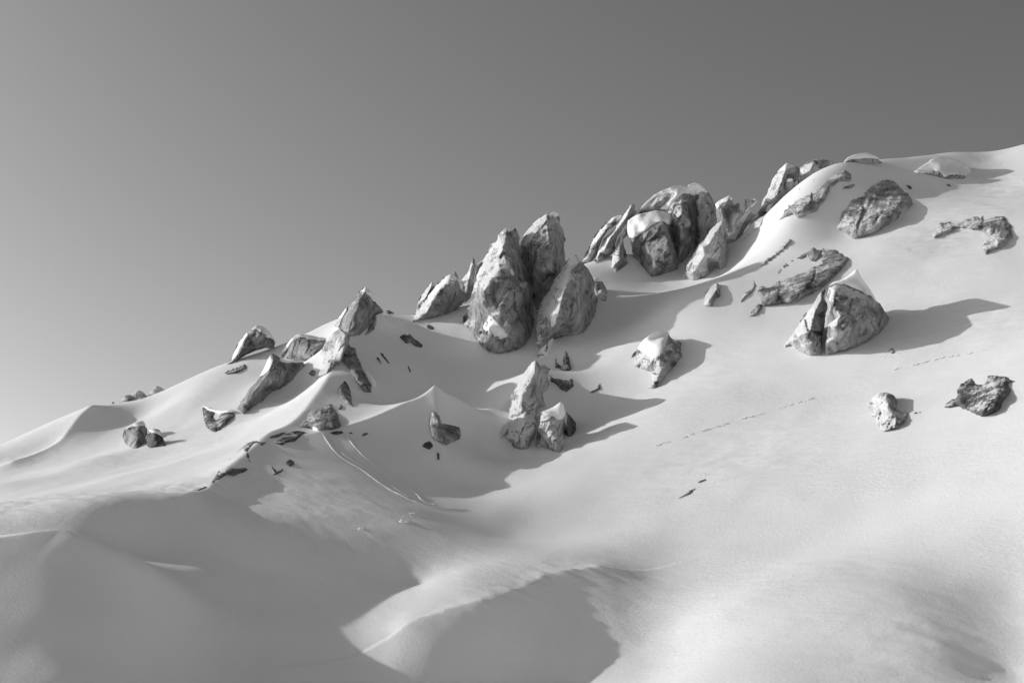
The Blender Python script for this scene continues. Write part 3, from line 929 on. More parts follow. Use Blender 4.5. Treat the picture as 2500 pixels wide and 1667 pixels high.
cap_part(2, [(240, 888), (280, 893), (340, 918), (440, 918), (455, 935), (340, 938), (280, 915)], r, t, thick=0.6)
solo('stone', 'small dark stone right of the snow tipped tooth in the gully', 'stone', SMALL, 2, [(925, 680), (945, 658), (970, 665), (965, 700), (940, 702)], 210, m='dark', bury=0.2)
t = thing('boulder', 'faceted boulder with thin snow cap, larger of the pair at far left', 'boulder', 1, (1150, 1035), 186, LEFTG)
r = rock_part(1, fr(1, (1060, 868), (1150, 820), (1215, 802), (1240, 835), (1253, 862)) + [(1242, 940), (1215, 992), (1200, 1042), (1130, 1032), (1070, 992), (1045, 930)], 187, t, ctrl=[(1180, 850, 0.8), (1180, 940, 1.2), (1100, 930, 0.8)], infl=0.6, m='bare')
cap_part(1, [(1050, 880), (1110, 832), (1160, 808), (1215, 796), (1245, 838), (1180, 838), (1110, 850)], r, t, thick=0.3, step=0.12)
t = thing('boulder', 'rough dark boulder with thin snow cap, smaller of the pair at far left', 'boulder', 1, (1320, 1020), 187, LEFTG)
r = rock_part(1, fr(1, (1258, 880), (1310, 860), (1350, 868), (1385, 930)) + [(1422, 1008), (1350, 1012), (1270, 1030), (1230, 980), (1232, 930)], 188, t, m='dark', ctrl=[(1310, 940, 0.9)], infl=0.6)
cap_part(1, [(1252, 895), (1275, 866), (1315, 855), (1355, 866), (1388, 930), (1340, 902), (1280, 895)], r, t, thick=0.3, step=0.12)
for lab, pts, D in [('leftmost of three snow covered boulders on the far left skyline', [(1018, 632), (1060, 575), (1110, 568), (1165, 596), (1170, 612), (1080, 625)], 231),
                    ('wide rounded middle boulder of three snow covered ones on left skyline', [(1110, 575), (1175, 528), (1215, 542), (1252, 580), (1245, 605), (1150, 612)], 234),
                    ('rightmost of three snow covered boulders on the far left skyline', [(1248, 585), (1300, 520), (1325, 492), (1362, 502), (1412, 528), (1400, 560), (1320, 585)], 234)]:
    solo('boulder', lab, 'boulder', 'snow covered boulders on the left skyline', 1, fr(0, *pts[:-1]) + fr(-1, pts[-1]), D, m='rime', infl=0.9, rough=0.4, rag=0.08)
solo('stone', 'tiny dark stone on the skyline beside the left snow hump', 'stone', SMALL, 1, fr(0, (950, 640), (958, 630), (972, 636), (978, 646), (955, 648)), 229, m='dark')

# ---- the rib in front of the towers
t = thing('rock_rib', 'big sunlit rock rib with dark right edge standing in front of the towers', 'rock', 4, (1280, 960), 196)
r = rock_part(4, fr(-2, (1400, 98), (1440, 180), (1480, 152), (1512, 200)) + [(1522, 290), (1532, 340), (1520, 412), (1470, 442), (1503, 552), (1440, 572), (1425, 605), (1452, 640), (1462, 720), (1430, 800), (1390, 862), (1340, 962), (1270, 972), (1200, 962), (1130, 882), (1050, 862), (1020, 800), (1060, 740), (1140, 670)] +
              fr(-1, (1155, 600)) + [(1140, 500)] + fr(-1, (1185, 440), (1250, 285), (1330, 170)), 203, t,
              ctrl=[(1402, 140, 0.8), (1398, 300, 3.0), (1402, 420, 3.6), (1420, 540, 3.6), (1400, 640, 4.2), (1395, 760, 4.0), (1330, 880, 2.8), (1280, 420, 2.0), (1240, 600, 2.6), (1250, 760, 2.8), (1160, 760, 1.8), (1480, 300, 1.6)],
              edges=[(0, 1), (1, 2), (2, 3), (3, 4), (4, 5), (5, 6)], infl=0.25, m='rime', rough=0.9)
t = thing('rock_outcrop', 'rimed rock foot under a curling snow cap, right of the sunlit rib', 'rock', 4, (1560, 980), 190)
r = rock_part(4, fr(-3, (1455, 640), (1550, 600), (1610, 640)) + fr(-4, (1645, 700)) + [(1692, 800), (1695, 900), (1642, 992), (1600, 1002), (1480, 952), (1350, 982), (1400, 862)] + fr(-4, (1440, 760)), 195, t,
              ctrl=[(1530, 680, 0.8), (1610, 740, 1.8), (1600, 860, 2.4), (1640, 940, 1.4), (1480, 850, 0.8)], edges=[(0, 1), (1, 2), (2, 3)], m='rime', infl=0.3)
cap_part(4, [(1435, 610), (1500, 590), (1565, 568), (1642, 508), (1672, 555), (1685, 625), (1655, 690), (1620, 695), (1570, 650), (1480, 640)], r, t, thick=0.9)
solo('rock_block', 'dark oval block split off right of the curling snow cap', 'rock', None, 4, fr(-2, (1700, 600), (1740, 648)) + [(1790, 710), (1795, 790), (1740, 862), (1700, 845)] + fr(-2, (1662, 722), (1690, 652)), 192, m='dark', ctrl=[(1720, 740, 0.8)])
solo('rock_outcrop', 'forked dark slab on shaded snow right of the sunlit rib', 'rock', None, 4, [(1592, 60), (1605, 125), (1650, 130), (1680, 15), (1712, 60), (1742, 200), (1757, 300), (1772, 370), (1700, 425), (1640, 392), (1600, 352), (1545, 325), (1522, 250), (1502, 190), (1590, 185)], 206, m='dark', bury=0.3)
solo('stone', 'hooked dark stone alone on the shaded snow right of the forked slab', 'stone', SMALL, 4, [(1912, 425), (1950, 395), (1990, 385), (2015, 330), (2030, 330), (2030, 395), (1990, 415), (1940, 432)], 204, m='dark', bury=0.2)

# ---- snow horn in the bowl
solo('rock_horn', 'rock core of the snow horn in the bowl with layered dark base', 'rock', None, 4, [(395, 600), (455, 610), (480, 650), (500, 722), (590, 735), (672, 762), (682, 870), (612, 902), (550, 932), (480, 902), (405, 852), (372, 700)], 178, ctrl=[(450, 640, 0.4), (490, 730, 1.2), (500, 800, 1.6), (600, 800, 1.2), (440, 780, 0.9)], edges=[(0, 1), (1, 2)], bury=0.3)
solo('stone', 'round dark stone at the foot of the snow horn', 'stone', SMALL, 4, [(340, 905), (395, 880), (428, 930), (380, 972), (310, 942)], 174, m='dark', bury=0.2)
solo('stone', 'small upright dark stone lowest below the snow horn', 'stone', SMALL, 4, [(448, 1005), (465, 990), (485, 1015), (485, 1072), (452, 1070)], 172, m='dark', bury=0.2)

# ---- the big blocks (right of the towers)
t = thing('rock_block', 'huge snow capped rock block split by a black vertical crack', 'rock', 5, (1250, 1210), 244, SP)
ra = rock_part(5, fr(0, (735, 570), (800, 485), (930, 380), (1100, 300), (1230, 260), (1325, 330), (1335, 520), (1360, 620), (1350, 780), (1378, 830), (1325, 1000), (1312, 1130)) + fr(-3, (1270, 1240), (1150, 1270)) + fr(0, (1130, 900), (1090, 700), (960, 560)), 250, t, name='rock_half',
               ctrl=[(1230, 300, 0.6), (1250, 450, 2.0), (1250, 580, 3.0), (1230, 760, 3.2), (1230, 1000, 3.0), (1130, 460, 1.4), (1000, 420, 0.8), (1150, 640, 2.4), (900, 500, 0.5), (1322, 450, 2.0), (1345, 700, 2.7), (1335, 900, 2.7)], edges=[(0, 1), (1, 2), (2, 3), (3, 4)], infl=0.3, back=6)
rb = rock_part(5, fr(0, (1400, 330), (1470, 300), (1560, 335), (1612, 430), (1642, 560), (1648, 640)) + fr(-1, (1560, 800), (1430, 960), (1370, 1080)) + fr(0, (1392, 850), (1405, 780), (1408, 600), (1402, 420)), 252, t, name='rock_half',
               ctrl=[(1470, 380, 1.8), (1450, 600, 3.0), (1460, 780, 2.8), (1560, 500, 1.8), (1415, 450, 1.8), (1418, 700, 2.6)], edges=[(0, 1), (1, 2)], infl=0.3, back=6)
rock_part(5, fr(5, (1250, 330), (1480, 330), (1500, 700), (1440, 1000), (1330, 1230), (1200, 1230), (1250, 800)), 253, t, name='crack_backing', m='dark', infl=0.1, step=0.5)  # dark backing slab: the crack's shade is put into its colour
cap_part(5, [(728, 575), (800, 478), (920, 368), (1050, 288), (1150, 255), (1240, 238), (1330, 290), (1335, 345), (1240, 345), (1150, 430), (1080, 540), (985, 530), (1070, 450), (1180, 335), (1100, 340), (930, 392), (820, 505)], ra, t, thick=0.6)
cap_part(5, [(1295, 275), (1330, 235), (1410, 212), (1470, 248), (1550, 335), (1470, 320), (1385, 378), (1330, 340)], rb, t, thick=1.0)

t = thing('rock_block', 'dark front block under a thick overhanging snow pillow', 'rock', 5, (950, 1290), 240, SP)
r = rock_part(5, fr(1, (635, 650), (700, 610), (950, 548), (1060, 570), (1135, 620), (1120, 720), (1130, 800)) + fr(-1, (1165, 920)) + fr(-2, (1205, 1060)) + [(1212, 1215), (1100, 1252), (1000, 1288), (900, 1308), (800, 1192), (680, 1072)] + fr(-1, (660, 960)) + fr(0, (640, 850), (625, 780)), 245, t,
              ctrl=[(1040, 690, 2.4), (1070, 800, 3.0), (1100, 950, 3.2), (1130, 1120, 2.4), (900, 740, 2.0), (780, 860, 1.4), (900, 1000, 1.8), (980, 1150, 1.8)], edges=[(0, 1), (1, 2), (2, 3)], infl=0.3, back=5, m='bare')
cap_part(5, [(622, 650), (700, 598), (950, 533), (1060, 553), (1162, 610), (1132, 697), (1075, 702), (1030, 662), (900, 702), (800, 782), (700, 862), (640, 852), (617, 780)], r, t, thick=1.0, prof_r=1.2)

t = thing('rock_spire', 'slim rimed spire leaning right, left of the snow pillow block', 'rock', 5, (300, 1150), 242, SP)
r = rock_part(5, fr(1, (655, 460), (690, 470), (735, 572), (685, 602), (640, 662), (545, 800), (495, 825)) + fr(-1, (472, 990)) + [(380, 1085), (330, 1155), (240, 1155)] + fr(0, (270, 1050), (300, 950), (370, 850), (450, 780), (540, 650), (600, 560)), 247, t,
              ctrl=[(660, 500, 1.0), (610, 620, 1.3), (520, 740, 1.5), (420, 860, 1.8), (370, 980, 1.6)], edges=[(0, 1), (1, 2), (2, 3), (3, 4)], m='rime', infl=0.3)
t = thing('rock_outcrop', 'curved grey slab bowed out at the left end of the big block group', 'rock', 5, (150, 1150), 246, SP)
r = rock_part(5, fr(0, (530, 590), (560, 592), (480, 700), (390, 790), (330, 880), (280, 1000), (190, 1165), (100, 1125), (170, 1000), (220, 880), (280, 790), (370, 690), (450, 620)), 252, t, ctrl=[(400, 740, 1.0), (260, 920, 1.2)], edges=[(0, 1)])
cap_part(5, [(360, 705), (440, 622), (530, 583), (568, 590), (530, 650), (470, 670), (400, 700)], r, t, thick=0.3)
solo('rock_fang', 'dark hanging rock fang in the snow chute beside the pillow block', 'rock', SP, 5, fr(0, (600, 750), (625, 800), (575, 850), (575, 950)) + [(612, 1050), (642, 1140), (560, 1200), (490, 1248), (430, 1200)] + fr(0, (450, 1030), (490, 930), (530, 830)), 242, m='rock', ctrl=[(540, 950, 1.0), (530, 1100, 1.2)], edges=[(0, 1)])

t = thing('rock_fin', 'pointed triangular rock fin with pale mottled face before the big blocks', 'rock', 5, (1400, 1340), 238, SP)
r = rock_part(5, fr(0, (1670, 660), (1730, 633), (1750, 720), (1757, 950)) + [(1762, 1130), (1795, 1182), (1690, 1222), (1625, 1180), (1560, 1282), (1480, 1322), (1350, 1352), (1250, 1302)] + fr(-1, (1300, 1180), (1370, 1040), (1450, 920), (1570, 770)), 239, t,
              ctrl=[(1715, 660, 0.5), (1640, 800, 1.2), (1560, 920, 1.8), (1490, 960, 2.4), (1510, 1060, 2.6), (1450, 1150, 2.6), (1540, 1220, 1.8), (1680, 950, 2.2), (1700, 1120, 1.8), (1390, 1240, 1.8)], edges=[(0, 1), (1, 2), (2, 3), (3, 4), (4, 6)], infl=0.25, m='rime')
t = thing('rock_block', 'shadowed blocky rock with snow tip between the split block and leaning spire', 'rock', 5, (1800, 860), 262, SP)
r = rock_part(5, fr(0, (1700, 410), (1785, 363), (1830, 400), (1840, 470), (1900, 452), (1955, 580), (1900, 680), (1850, 850), (1760, 960), (1740, 800), (1650, 680), (1635, 600), (1628, 460)), 262, t,
              ctrl=[(1780, 420, 1.4), (1720, 520, 2.0), (1820, 560, 2.4), (1780, 700, 2.2), (1890, 560, 1.6), (1850, 520, 0.8)], edges=[(0, 1)], infl=0.4, m='bare')
cap_part(5, [(1622, 470), (1700, 405), (1788, 357), (1838, 402), (1790, 420), (1720, 450), (1680, 490), (1630, 540)], r, t, thick=0.4)
solo('rock_ledge', 'half buried dark ledge on the skyline behind the blocky rock', 'rock', SP, 6, fr(0, (300, 625), (325, 640), (430, 630), (455, 640), (400, 700), (340, 745), (290, 790), (300, 720)), 262, m='rime')

# ---- leaning spire group
t = thing('rock_spire', 'tall leaning spire with dark overhanging head below the summit dome', 'rock', 6, (450, 900), 252, SP)
r = rock_part(6, fr(1, (740, 256), (830, 280), (910, 350), (862, 420), (818, 445), (812, 540), (740, 690), (645, 835), (600, 800), (520, 830), (430, 900), (340, 930), (360, 880), (440, 760), (540, 560), (600, 420), (650, 340)), 252, t,
              ctrl=[(730, 330, 1.5), (700, 420, 2.4), (660, 540, 2.8), (640, 600, 2.8), (645, 760, 2.0), (520, 700, 1.8), (850, 340, 1.2), (740, 520, 1.5), (760, 420, 0.6), (440, 830, 1.4)], edges=[(0, 1), (1, 2), (2, 3), (3, 4)], infl=0.25)
cap_part(6, [(640, 355), (690, 300), (742, 250), (835, 278), (770, 305), (720, 330), (680, 350)], r, t, thick=0.4)
cap_part(6, [(510, 770), (540, 700), (590, 685), (620, 720), (605, 770), (560, 790)], r, t, name='snow_patch', thick=0.5)
t = thing('rock_outcrop', 'pale streaked slab standing at the foot of the leaning spire', 'rock', 6, (300, 1270), 246, SP)
r = rock_part(6, fr(0, (600, 783), (612, 860)) + fr(-1, (560, 965), (400, 1182), (300, 1290), (205, 1340)) + fr(0, (220, 1180), (250, 1060), (320, 960), (400, 870), (500, 810)), 240, t,
              ctrl=[(585, 830, 0.8), (480, 900, 1.4), (400, 1040, 1.6), (300, 1180, 1.2)], edges=[(0, 1), (1, 2), (2, 3)], m='rime', infl=0.3)
t = thing('rock_tooth', 'small snow edged rock tooth left of the pale streaked slab', 'rock', 6, (190, 1140), 250, SP)
r = rock_part(6, fr(0, (350, 750), (402, 800), (380, 855), (320, 930), (245, 1055), (215, 1142), (180, 1142), (150, 1180), (100, 1215), (98, 1060), (190, 1000), (200, 900), (240, 850), (300, 780)), 246, t, ctrl=[(340, 800, 0.9), (270, 920, 1.3), (200, 1060, 1.2)], edges=[(0, 1), (1, 2)], m='rime')
cap_part(6, [(290, 790), (350, 742), (372, 765), (320, 810), (260, 870), (205, 930), (215, 885)], r, t, thick=0.35)
t = thing('rock_lump', 'round snow capped knob wedged beside the leaning spire head', 'rock', 6, (790, 540), 255)
r = rock_part(6, fr(0, (770, 413), (812, 430), (842, 490), (812, 555), (770, 542), (735, 502), (745, 440)), 248, t, infl=1.3, m='rime')
cap_part(6, [(742, 440), (770, 408), (815, 425), (800, 445), (765, 455)], r, t, thick=0.3)
solo('boulder', 'snow plastered pyramid boulder on skyline behind the leaning spire', 'boulder', SP, 6, fr(0, (885, 305), (960, 262), (1030, 233), (1072, 290), (1035, 345), (1000, 400), (900, 480), (860, 480), (870, 400)), 250, m='rime', ctrl=[(1025, 270, 1.2), (990, 340, 1.8)], edges=[(0, 1)], rough=0.6)
solo('snow_hump', 'smooth snow hump on skyline left of the summit dome', 'snow hump', None, 6, fr(0, (900, 290), (980, 235), (1060, 218), (1170, 218), (1250, 240), (1230, 300), (1000, 320)), 250, m='rime', rough=0.15, rag=0.05, infl=0.6)

# ---- summit dome and outcrops on the right slope
solo('rock_outcrop', 'wide pale rock face showing through snow on the summit dome', 'rock', OUT, 6, [(1290, 333), (1380, 328), (1422, 350), (1442, 420), (1400, 452), (1320, 440), (1275, 470), (1180, 595), (1140, 680), (1060, 772), (950, 812), (880, 842), (800, 800), (700, 850), (640, 880), (700, 780), (860, 545), (980, 470), (1100, 400)], 266, m='rime', infl=0.45, bury=0.3)
solo('stone', 'flat pale stone just right of the wide summit face', 'stone', OUT, 6, [(1325, 540), (1350, 505), (1410, 480), (1470, 478), (1465, 505), (1400, 535)], 268, m='rime', infl=0.8, bury=0.2)
t = thing('rock_dome', 'big rounded rock dome with slanting streaks, bulging from the summit snow', 'rock', 6, (1500, 1050), 262, OUT)
r = rock_part(6, [(1700, 460), (1800, 433), (1900, 455), (1962, 510), (2012, 560), (2080, 640), (2095, 690), (2060, 725), (2000, 782), (1900, 865), (1800, 915), (1700, 995), (1640, 1022), (1460, 1062), (1380, 1012), (1270, 942), (1300, 880), (1340, 760), (1420, 680), (1560, 580)], 266, t, infl=0.7, bury=0.3,
              ctrl=[(1940, 540, 1.6), (1960, 680, 1.8), (1800, 850, 1.4), (1650, 960, 0.8), (1800, 500, 1.5), (1650, 620, 1.5), (1500, 780, 1.0), (1750, 720, 1.6)], edges=[(0, 1), (1, 2), (2, 3)], m='rime')
t = thing('boulder', 'flat snow capped boulder on top of the summit dome', 'boulder', 6, (1550, 258), 284)
r = rock_part(6, fr(0, (1340, 252), (1400, 195), (1500, 165), (1600, 155), (1680, 185), (1765, 252), (1700, 262), (1620, 262), (1450, 262)), 240, t, m='rock', infl=0.7)
cap_part(6, [(1335, 252), (1398, 190), (1500, 153), (1600, 143), (1685, 178), (1735, 225), (1690, 210), (1610, 205), (1500, 215), (1410, 225)], r, t, thick=0.5)
t = thing('rock_outcrop', 'dark ribbed slab under a snow cornice in the middle of the slope', 'rock', 7, (1400, 690), 232, OUT)
r = rock_part(7, [(1620, 203), (1680, 232), (1760, 225), (1850, 267), (1938, 295), (1880, 382), (1780, 482), (1700, 562), (1600, 612), (1520, 652), (1440, 687), (1390, 680), (1300, 692), (1225, 700), (1190, 660), (1170, 560), (1250, 490), (1330, 412), (1430, 332), (1500, 310), (1580, 260)], 238, t, infl=0.5, bury=0.3,
              ctrl=[(1440, 370, 0.8), (1400, 560, 0.9), (1600, 380, 1.2), (1560, 520, 1.2), (1760, 310, 1.7), (1430, 640, 0.3), (1470, 400, 0.8), (1630, 270, 1.6), (1850, 310, 1.3), (1530, 350, 1.2)], edges=[(1, 0), (2, 3)], m='rock')
solo('rock_outcrop', 'dark rock toe below the left end of the ribbed slab', 'rock', OUT, 7, [(1225, 690), (1215, 722), (1165, 780), (1080, 792), (1110, 740), (1180, 680)], 230, m='rock', bury=0.3)
solo('rock_rib', 'faint thin rock rib on the snow bulge above the ribbed slab', 'rock', OUT, 7, [(1430, 140), (1462, 148), (1425, 205), (1300, 305), (1180, 402), (1215, 350), (1330, 240)], 244, m='rime', bury=0.2, infl=0.7)
solo('rock_rib', 'narrow curved rock rib with snow crest left of the ribbed slab', 'rock', OUT, 7, [(1145, 478), (1172, 522), (1130, 585), (1080, 630), (1032, 675), (1060, 605), (1130, 540)], 236, m='rock', bury=0.2, infl=1.3)

t = thing('rock_pyramid', 'large pyramid rock cleft by a black crack with pointed snow fin', 'rock', 7, (1720, 1100), 205, OUT)
ra = rock_part(7, fr(1, (1700, 575), (1738, 545), (1736, 640), (1748, 700), (1726, 800)) + fr(-1, (1706, 920)) + [(1704, 1104), (1600, 1108), (1500, 1065), (1440, 1022), (1330, 1108), (1380, 1030)] + fr(-1, (1470, 900), (1560, 780), (1640, 650)), 209, t, name='rock_half',
               ctrl=[(1700, 640, 1.2), (1640, 760, 2.0), (1600, 900, 2.6), (1600, 1040, 2.0), (1520, 940, 1.8), (1692, 900, 2.2), (1460, 1000, 0.7), (1722, 740, 1.8), (1694, 1020, 2.0)], edges=[(0, 1), (1, 2), (2, 3)], infl=0.2)
rb = rock_part(7, fr(1, (1752, 540), (1820, 500), (1900, 508), (1990, 553), (2090, 600), (2132, 640), (2192, 700)) + [(2262, 800), (2252, 842), (2170, 932), (2090, 982), (1990, 1032), (1880, 1072), (1728, 1102)] + fr(-2, (1735, 960)) + fr(0, (1744, 850), (1758, 720), (1747, 640)), 209, t, name='rock_half',
               ctrl=[(1800, 560, 1.8), (1790, 680, 2.8), (1850, 780, 3.2), (1980, 840, 2.6), (2060, 640, 2.4), (2000, 700, 2.6), (1960, 620, 2.2), (1800, 960, 2.6), (1900, 980, 2.4), (2090, 800, 2.6), (2090, 920, 1.6), (1758, 860, 2.2), (2180, 780, 1.4), (1766, 740, 2.4), (1745, 1000, 2.2)],
               edges=[(1, 2), (2, 3), (0, 1), (4, 5), (5, 3)], infl=0.2)
rock_part(7, fr(4, (1700, 570), (1800, 560), (1850, 900), (1800, 1090), (1650, 1090), (1650, 900)), 209, t, name='crack_backing', m='dark', infl=0.1, step=0.5)  # slab behind the cleft, coloured dark to paint in its shade
cap_part(7, [(1740, 545), (1800, 495), (1875, 478), (1930, 440), (1990, 388), (2040, 480), (2115, 585), (2150, 640), (2090, 605), (1990, 560), (1900, 520), (1820, 510)], rb, t, thick=0.8, prof_r=1.4, rag=0.04)
solo('boulder', 'small snow streaked boulder left of the ribbed slab toe', 'boulder', OUT, 7, fr(2, (790, 540), (840, 508), (882, 535), (932, 602)) + [(880, 622), (830, 642), (815, 702), (740, 712), (688, 690), (710, 640)], 226, ctrl=[(840, 560, 0.8), (790, 640, 1.2)], edges=[(0, 1)], infl=0.5)
t = thing('rock_wedge', 'wedge rock with bright snow roof and dark ribbed right side', 'rock', 7, (330, 1370), 204, OUT)
r = rock_part(7, fr(2, (380, 930), (450, 918), (490, 975), (532, 992), (567, 1050)) + [(562, 1112), (530, 1152), (490, 1212), (430, 1262), (380, 1342), (320, 1382), (250, 1372), (260, 1300), (290, 1235), (230, 1222), (160, 1192), (140, 1130), (190, 1040)] + fr(1, (280, 985)), 208, t,
              ctrl=[(450, 930, 0.4), (400, 1060, 2.0), (310, 1215, 1.8), (480, 1060, 1.6), (400, 1220, 1.6), (250, 1080, 0.8), (330, 1310, 1.2)], edges=[(0, 1), (1, 2)], infl=0.2, m='rock')
cap_part(7, [(185, 1045), (230, 980), (300, 920), (350, 895), (452, 915), (425, 1000), (395, 1065), (310, 1200), (298, 1130), (240, 1085)], r, t, thick=0.4)
solo('stone', 'tiny stone breaking the smooth snow right of the pyramid rock', 'stone', SMALL, 7, [(2240, 1060), (2262, 1040), (2288, 1040), (2305, 1080), (2270, 1092)], 196, m='rime', bury=0.15)
t = thing('boulder', 'snow mantled boulder with dark windows of rock at the top right', 'boulder', 8, (680, 205), 280)
r = rock_part(8, fr(2, (560, 122), (620, 92), (700, 107), (765, 142), (792, 180)) + [(765, 207), (665, 208), (600, 195), (485, 174)], 283, t, m='rock', infl=0.7)
cap_part(8, [(480, 176), (555, 120), (620, 86), (702, 102), (768, 138), (797, 182), (760, 190), (680, 182), (650, 200), (625, 170), (590, 160), (570, 180)], r, t, thick=0.5)
solo('rock_ledge', 'dark jagged ledge on the far right skyline', 'rock', None, 8, fr(0, (640, 72), (665, 68), (690, 92), (735, 98), (738, 112), (680, 108), (655, 98)), 252, m='dark')
solo('rock_crescent', 'crescent shaped rough outcrop near the right edge of the slope', 'rock', OUT, 8, [(575, 492), (620, 432), (700, 427), (760, 405), (850, 398), (950, 388), (992, 440), (1003, 500), (960, 552), (900, 572), (860, 604), (843, 562), (880, 502), (830, 472), (720, 462), (640, 502), (590, 518)], -0.5, m='rime', bury=0.3, infl=0.9)
solo('stone', 'small dark stone just above the streaked rock dome', 'stone', SMALL, 8, [(445, 237), (470, 240), (485, 258), (465, 262)], -0.5, m='dark', bury=0.2)
solo('stone', 'tiny dark stone below the snow mantled boulder', 'stone', SMALL, 8, [(655, 233), (675, 236), (685, 248), (665, 246)], -0.5, m='dark', bury=0.2)
solo('boulder', 'snow crusted round boulder low on the right slope', 'boulder', OUT, 9, fr(1, (700, 493), (800, 508), (882, 580), (902, 640)) + [(960, 652), (1032, 742), (980, 862), (900, 932), (740, 972), (650, 902), (640, 802), (530, 742), (530, 682), (600, 560)], -0.5, m='rock', infl=0.6, ctrl=[(800, 640, 1.2), (860, 760, 1.4), (720, 800, 1.0)], edges=[(0, 1)], rough=1.2)
solo('boulder', 'dark broad boulder speckled with snow at the right edge', 'boulder', OUT, 9, [(1700, 365), (1800, 328), (1950, 308), (2150, 343), (2262, 390), (2165, 405), (2222, 492), (2150, 562), (2095, 622), (2082, 702), (1950, 772), (1880, 782), (1650, 722), (1600, 662), (1500, 692), (1410, 682), (1500, 582), (1570, 502), (1640, 422)], -0.5, m='dark', bury=0.3, infl=0.7, ctrl=[(1950, 460, 0.8), (2050, 560, 1.0), (1850, 560, 1.0), (1800, 580, 0.6), (1750, 440, 1.1), (1660, 560, 0.8), (2000, 370, 0.9)])
solo('stone', 'thin dark stone edge between the round and the dark boulder', 'stone', SMALL, 9, [(1062, 752), (1110, 732), (1190, 728), (1170, 742), (1100, 752)], -0.5, m='dark', bury=0.15)
solo('rock_seam', 'longer lower black rock seam on the open lower slope', 'rock', SMALL, 10, [(508, 898), (560, 862), (610, 825), (665, 808), (670, 826), (605, 868), (530, 902)], -0.5, m='dark', bury=0.12)
solo('rock_seam', 'shorter upper black rock seam on the open lower slope', 'rock', SMALL, 10, [(678, 768), (710, 745), (758, 733), (765, 745), (700, 770)], -0.5, m='dark', bury=0.12)

# ------------------------------------------------------------------ tracks and debris on the snow
def on_snow(px, py):
    h = hit(px, py, 200, 140)
    return unproj(px, py, h if h is not None else 160.0)


def track(c, pts, label, width):
    """a ski track pressed into the snow: a shallow trough between two low berms"""
    P = conv(c, pts)
    Q = []
    for (x1, y1), (x2, y2) in zip(P[:-1], P[1:]):
        k = max(2, int(math.hypot(x2 - x1, y2 - y1) / 4))
        for j in range(k):
            t = j / k
            Q.append(on_snow(x1 + (x2 - x1) * t, y1 + (y2 - y1) * t))
    Q = np.array(Q)
    for _ in range(3):
        Q[1:-1] = 0.5 * Q[1:-1] + 0.25 * (Q[:-2] + Q[2:])
    T = np.gradient(Q[:, :2], axis=0)
    T /= np.linalg.norm(T, axis=1)[:, None] + 1e-9
    Nn = np.stack([-T[:, 1], T[:, 0]], -1)
    prof = [(-1.0, -0.05), (-0.6, 0.13), (-0.25, 0.03), (0.25, 0.03), (0.6, 0.10), (1.0, -0.05)]
    n = len(Q)
    jit = noise(np.stack([np.arange(n) * 0.23, np.zeros(n), np.full(n, width * 9)], -1))
    V = []
    for s, hgt in prof:
        xy = Q[:, :2] + Nn * (s * width * (1 + 0.3 * jit[:, None]))
        z = terr(xy[:, 0], xy[:, 1]) + hgt * (0.8 + 0.6 * jit)
        V.append(np.concatenate([xy, z[:, None]], 1))
    m = len(prof)
    V = np.stack(V, 1).reshape(-1, 3)
    Fq = [(i * m + j, (i + 1) * m + j, (i + 1) * m + j + 1, i * m + j + 1) for i in range(n - 1) for j in range(m - 1)]
    o = link('ski_track', V, Fq, M_CAP)
    o['label'] = label; o['category'] = 'ski track'; o['group'] = 'ski tracks crossing the shaded bowl'
    return o


track(11, [(420, 275), (470, 345), (540, 450), (620, 540), (720, 605), (880, 695), (1050, 825), (1200, 925), (1400, 1025), (1560, 1088), (1700, 1130), (1850, 1147), (2080, 1152)], 'longest ski track, lowest of three, curving out onto sunlit snow', 0.30)
track(11, [(695, 295), (780, 420), (900, 545), (1050, 665), (1250, 800), (1400, 890), (1490, 960), (1580, 1060), (1720, 1105)], 'upper ski track of three descending the shaded bowl', 0.24)
track(11, [(640, 500), (800, 615), (950, 690), (1080, 770), (1200, 870), (1330, 960), (1440, 1030)], 'short ski track in the middle between two longer ones', 0.22)

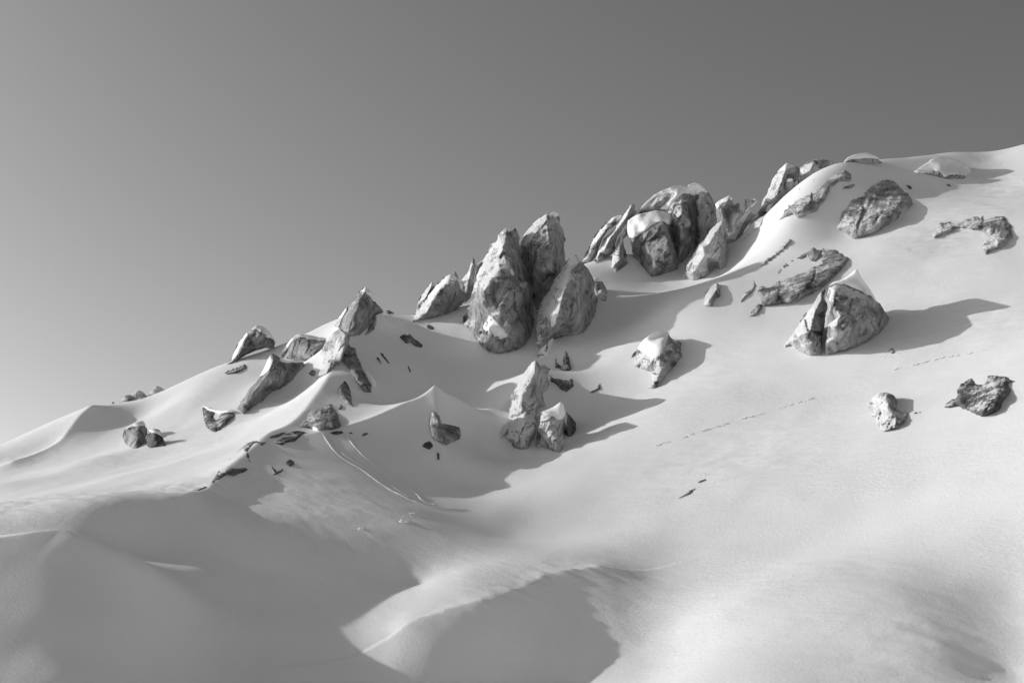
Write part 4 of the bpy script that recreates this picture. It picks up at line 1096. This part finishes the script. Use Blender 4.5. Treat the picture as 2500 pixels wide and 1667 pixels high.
rs = random.Random(5)
tr = bpy.data.objects.new('footprint_trail', None)
COL.objects.link(tr)
tr.location = Vector(tuple(on_snow(1700, 1058)))
tr['label'] = 'dotted line of footprints climbing across the smooth right slope'; tr['category'] = 'footprints'
bpy.context.view_layer.update()
fpm = None
line = [(1605, 1087), (1642, 1078), (1698, 1060), (1790, 1030), (1880, 1005), (2000, 968)]
line2 = [(2187, 902), (2253, 888), (2300, 874), (2345, 868), (2417, 853)]
for ln, gap in ((line, 8.5), (line2, 9.5)):
    for (x1, y1), (x2, y2) in zip(ln[:-1], ln[1:]):
        k = int(math.hypot(x2 - x1, y2 - y1) / gap)
        for j in range(k):
            if rs.random() < 0.3:
                continue
            t = (j + rs.uniform(-0.25, 0.25)) / k
            p = on_snow(x1 + (x2 - x1) * t, y1 + (y2 - y1) * t + rs.uniform(-1.5, 1.5))
            if fpm is None:
                V = [(0, 0, 0.02)]; Fc = []
                for ring, (rad, z) in enumerate([(0.14, 0.05), (0.24, 0.15), (0.42, -0.12)]):
                    for a in range(9):
                        w = 1 + 0.25 * math.sin(a * 2.3 + ring)
                        V.append((rad * w * 1.3 * math.cos(a * 0.698), rad * w * math.sin(a * 0.698), z * (1 + 0.5 * math.sin(a * 1.7))))
                for a in range(9):
                    a2 = (a + 1) % 9
                    Fc.append((0, 1 + a, 1 + a2))
                    for q in (0, 1):
                        Fc += [(1 + q * 9 + a, 10 + q * 9 + a, 10 + q * 9 + a2), (1 + q * 9 + a, 10 + q * 9 + a2, 1 + q * 9 + a2)]
                o = link('footprint', V, Fc, M_CAP, tr)
                fpm = o.data
            else:
                o = bpy.data.objects.new('footprint', fpm)
                COL.objects.link(o)
                o.parent = tr
            o.matrix_parent_inverse = tr.matrix_world.inverted()
            e = 0.5
            gx_ = (terr(np.array([p[0] + e]), np.array([p[1]]))[0] - terr(np.array([p[0] - e]), np.array([p[1]]))[0]) / (2 * e)
            gy_ = (terr(np.array([p[0]]), np.array([p[1] + e]))[0] - terr(np.array([p[0]]), np.array([p[1] - e]))[0]) / (2 * e)
            o.location = Vector((p[0], p[1], float(terr(np.array([p[0]]), np.array([p[1]]))[0])))
            q_ = Vector((0, 0, 1)).rotation_difference(Vector((-gx_, -gy_, 1)).normalized())
            o.rotation_euler = q_.to_euler()
            sc = rs.uniform(0.3, 0.75)
            o.scale = (sc, sc, sc)


def clods(spots, label, cat, m, name, seed):
    """broken lumps scattered on the snow, one mesh"""
    g = random.Random(seed)
    V = []; Fc = []
    for (px, py, n, sx_, sy_, size) in spots:
        for _ in range(n):
            x = px + g.gauss(0, sx_); y = py + g.gauss(0, sy_)
            p = on_snow(x, y)
            s = size * g.uniform(0.35, 1.1)
            b0 = len(V)
            rows = 4; cols = 7
            for i in range(rows + 1):
                th = math.pi * i / rows
                for j in range(cols):
                    ph = 2 * math.pi * j / cols
                    rr = s * g.uniform(0.75, 1.2)
                    V.append((p[0] + rr * math.sin(th) * math.cos(ph) * 1.3, p[1] + rr * math.sin(th) * math.sin(ph), p[2] + rr * math.cos(th) * 0.7))
            for i in range(rows):
                for j in range(cols):
                    Fc.append((b0 + i * cols + j, b0 + (i + 1) * cols + j, b0 + (i + 1) * cols + (j + 1) % cols, b0 + i * cols + (j + 1) % cols))
    o = link(name, V, Fc, m)
    o['label'] = label; o['category'] = cat; o['kind'] = 'stuff'
    return o


clods([(985, 1272, 6, 8, 2.5, 0.28), (992, 1262, 16, 12, 6, 0.12), (1010, 1252, 6, 6, 4, 0.18), (882, 1290, 3, 2, 1, 0.25)], 'scattered snow clods below the ski tracks in the bowl', 'snow clods', M_CAP, 'snow_debris', 3)
clods([(2170, 868, 18, 10, 7, 0.13), (2195, 858, 10, 6, 5, 0.12)], 'crumbled snow crust around the stone right of the pyramid', 'snow crust', M_CAP, 'snow_debris', 4)
clods([(1720, 1170, 40, 34, 10, 0.08), (1790, 1160, 30, 28, 9, 0.07), (1610, 1212, 20, 16, 6, 0.07)], 'rough snow crust lumps around the black rock seams', 'snow crust', M_CAP, 'snow_debris', 5)
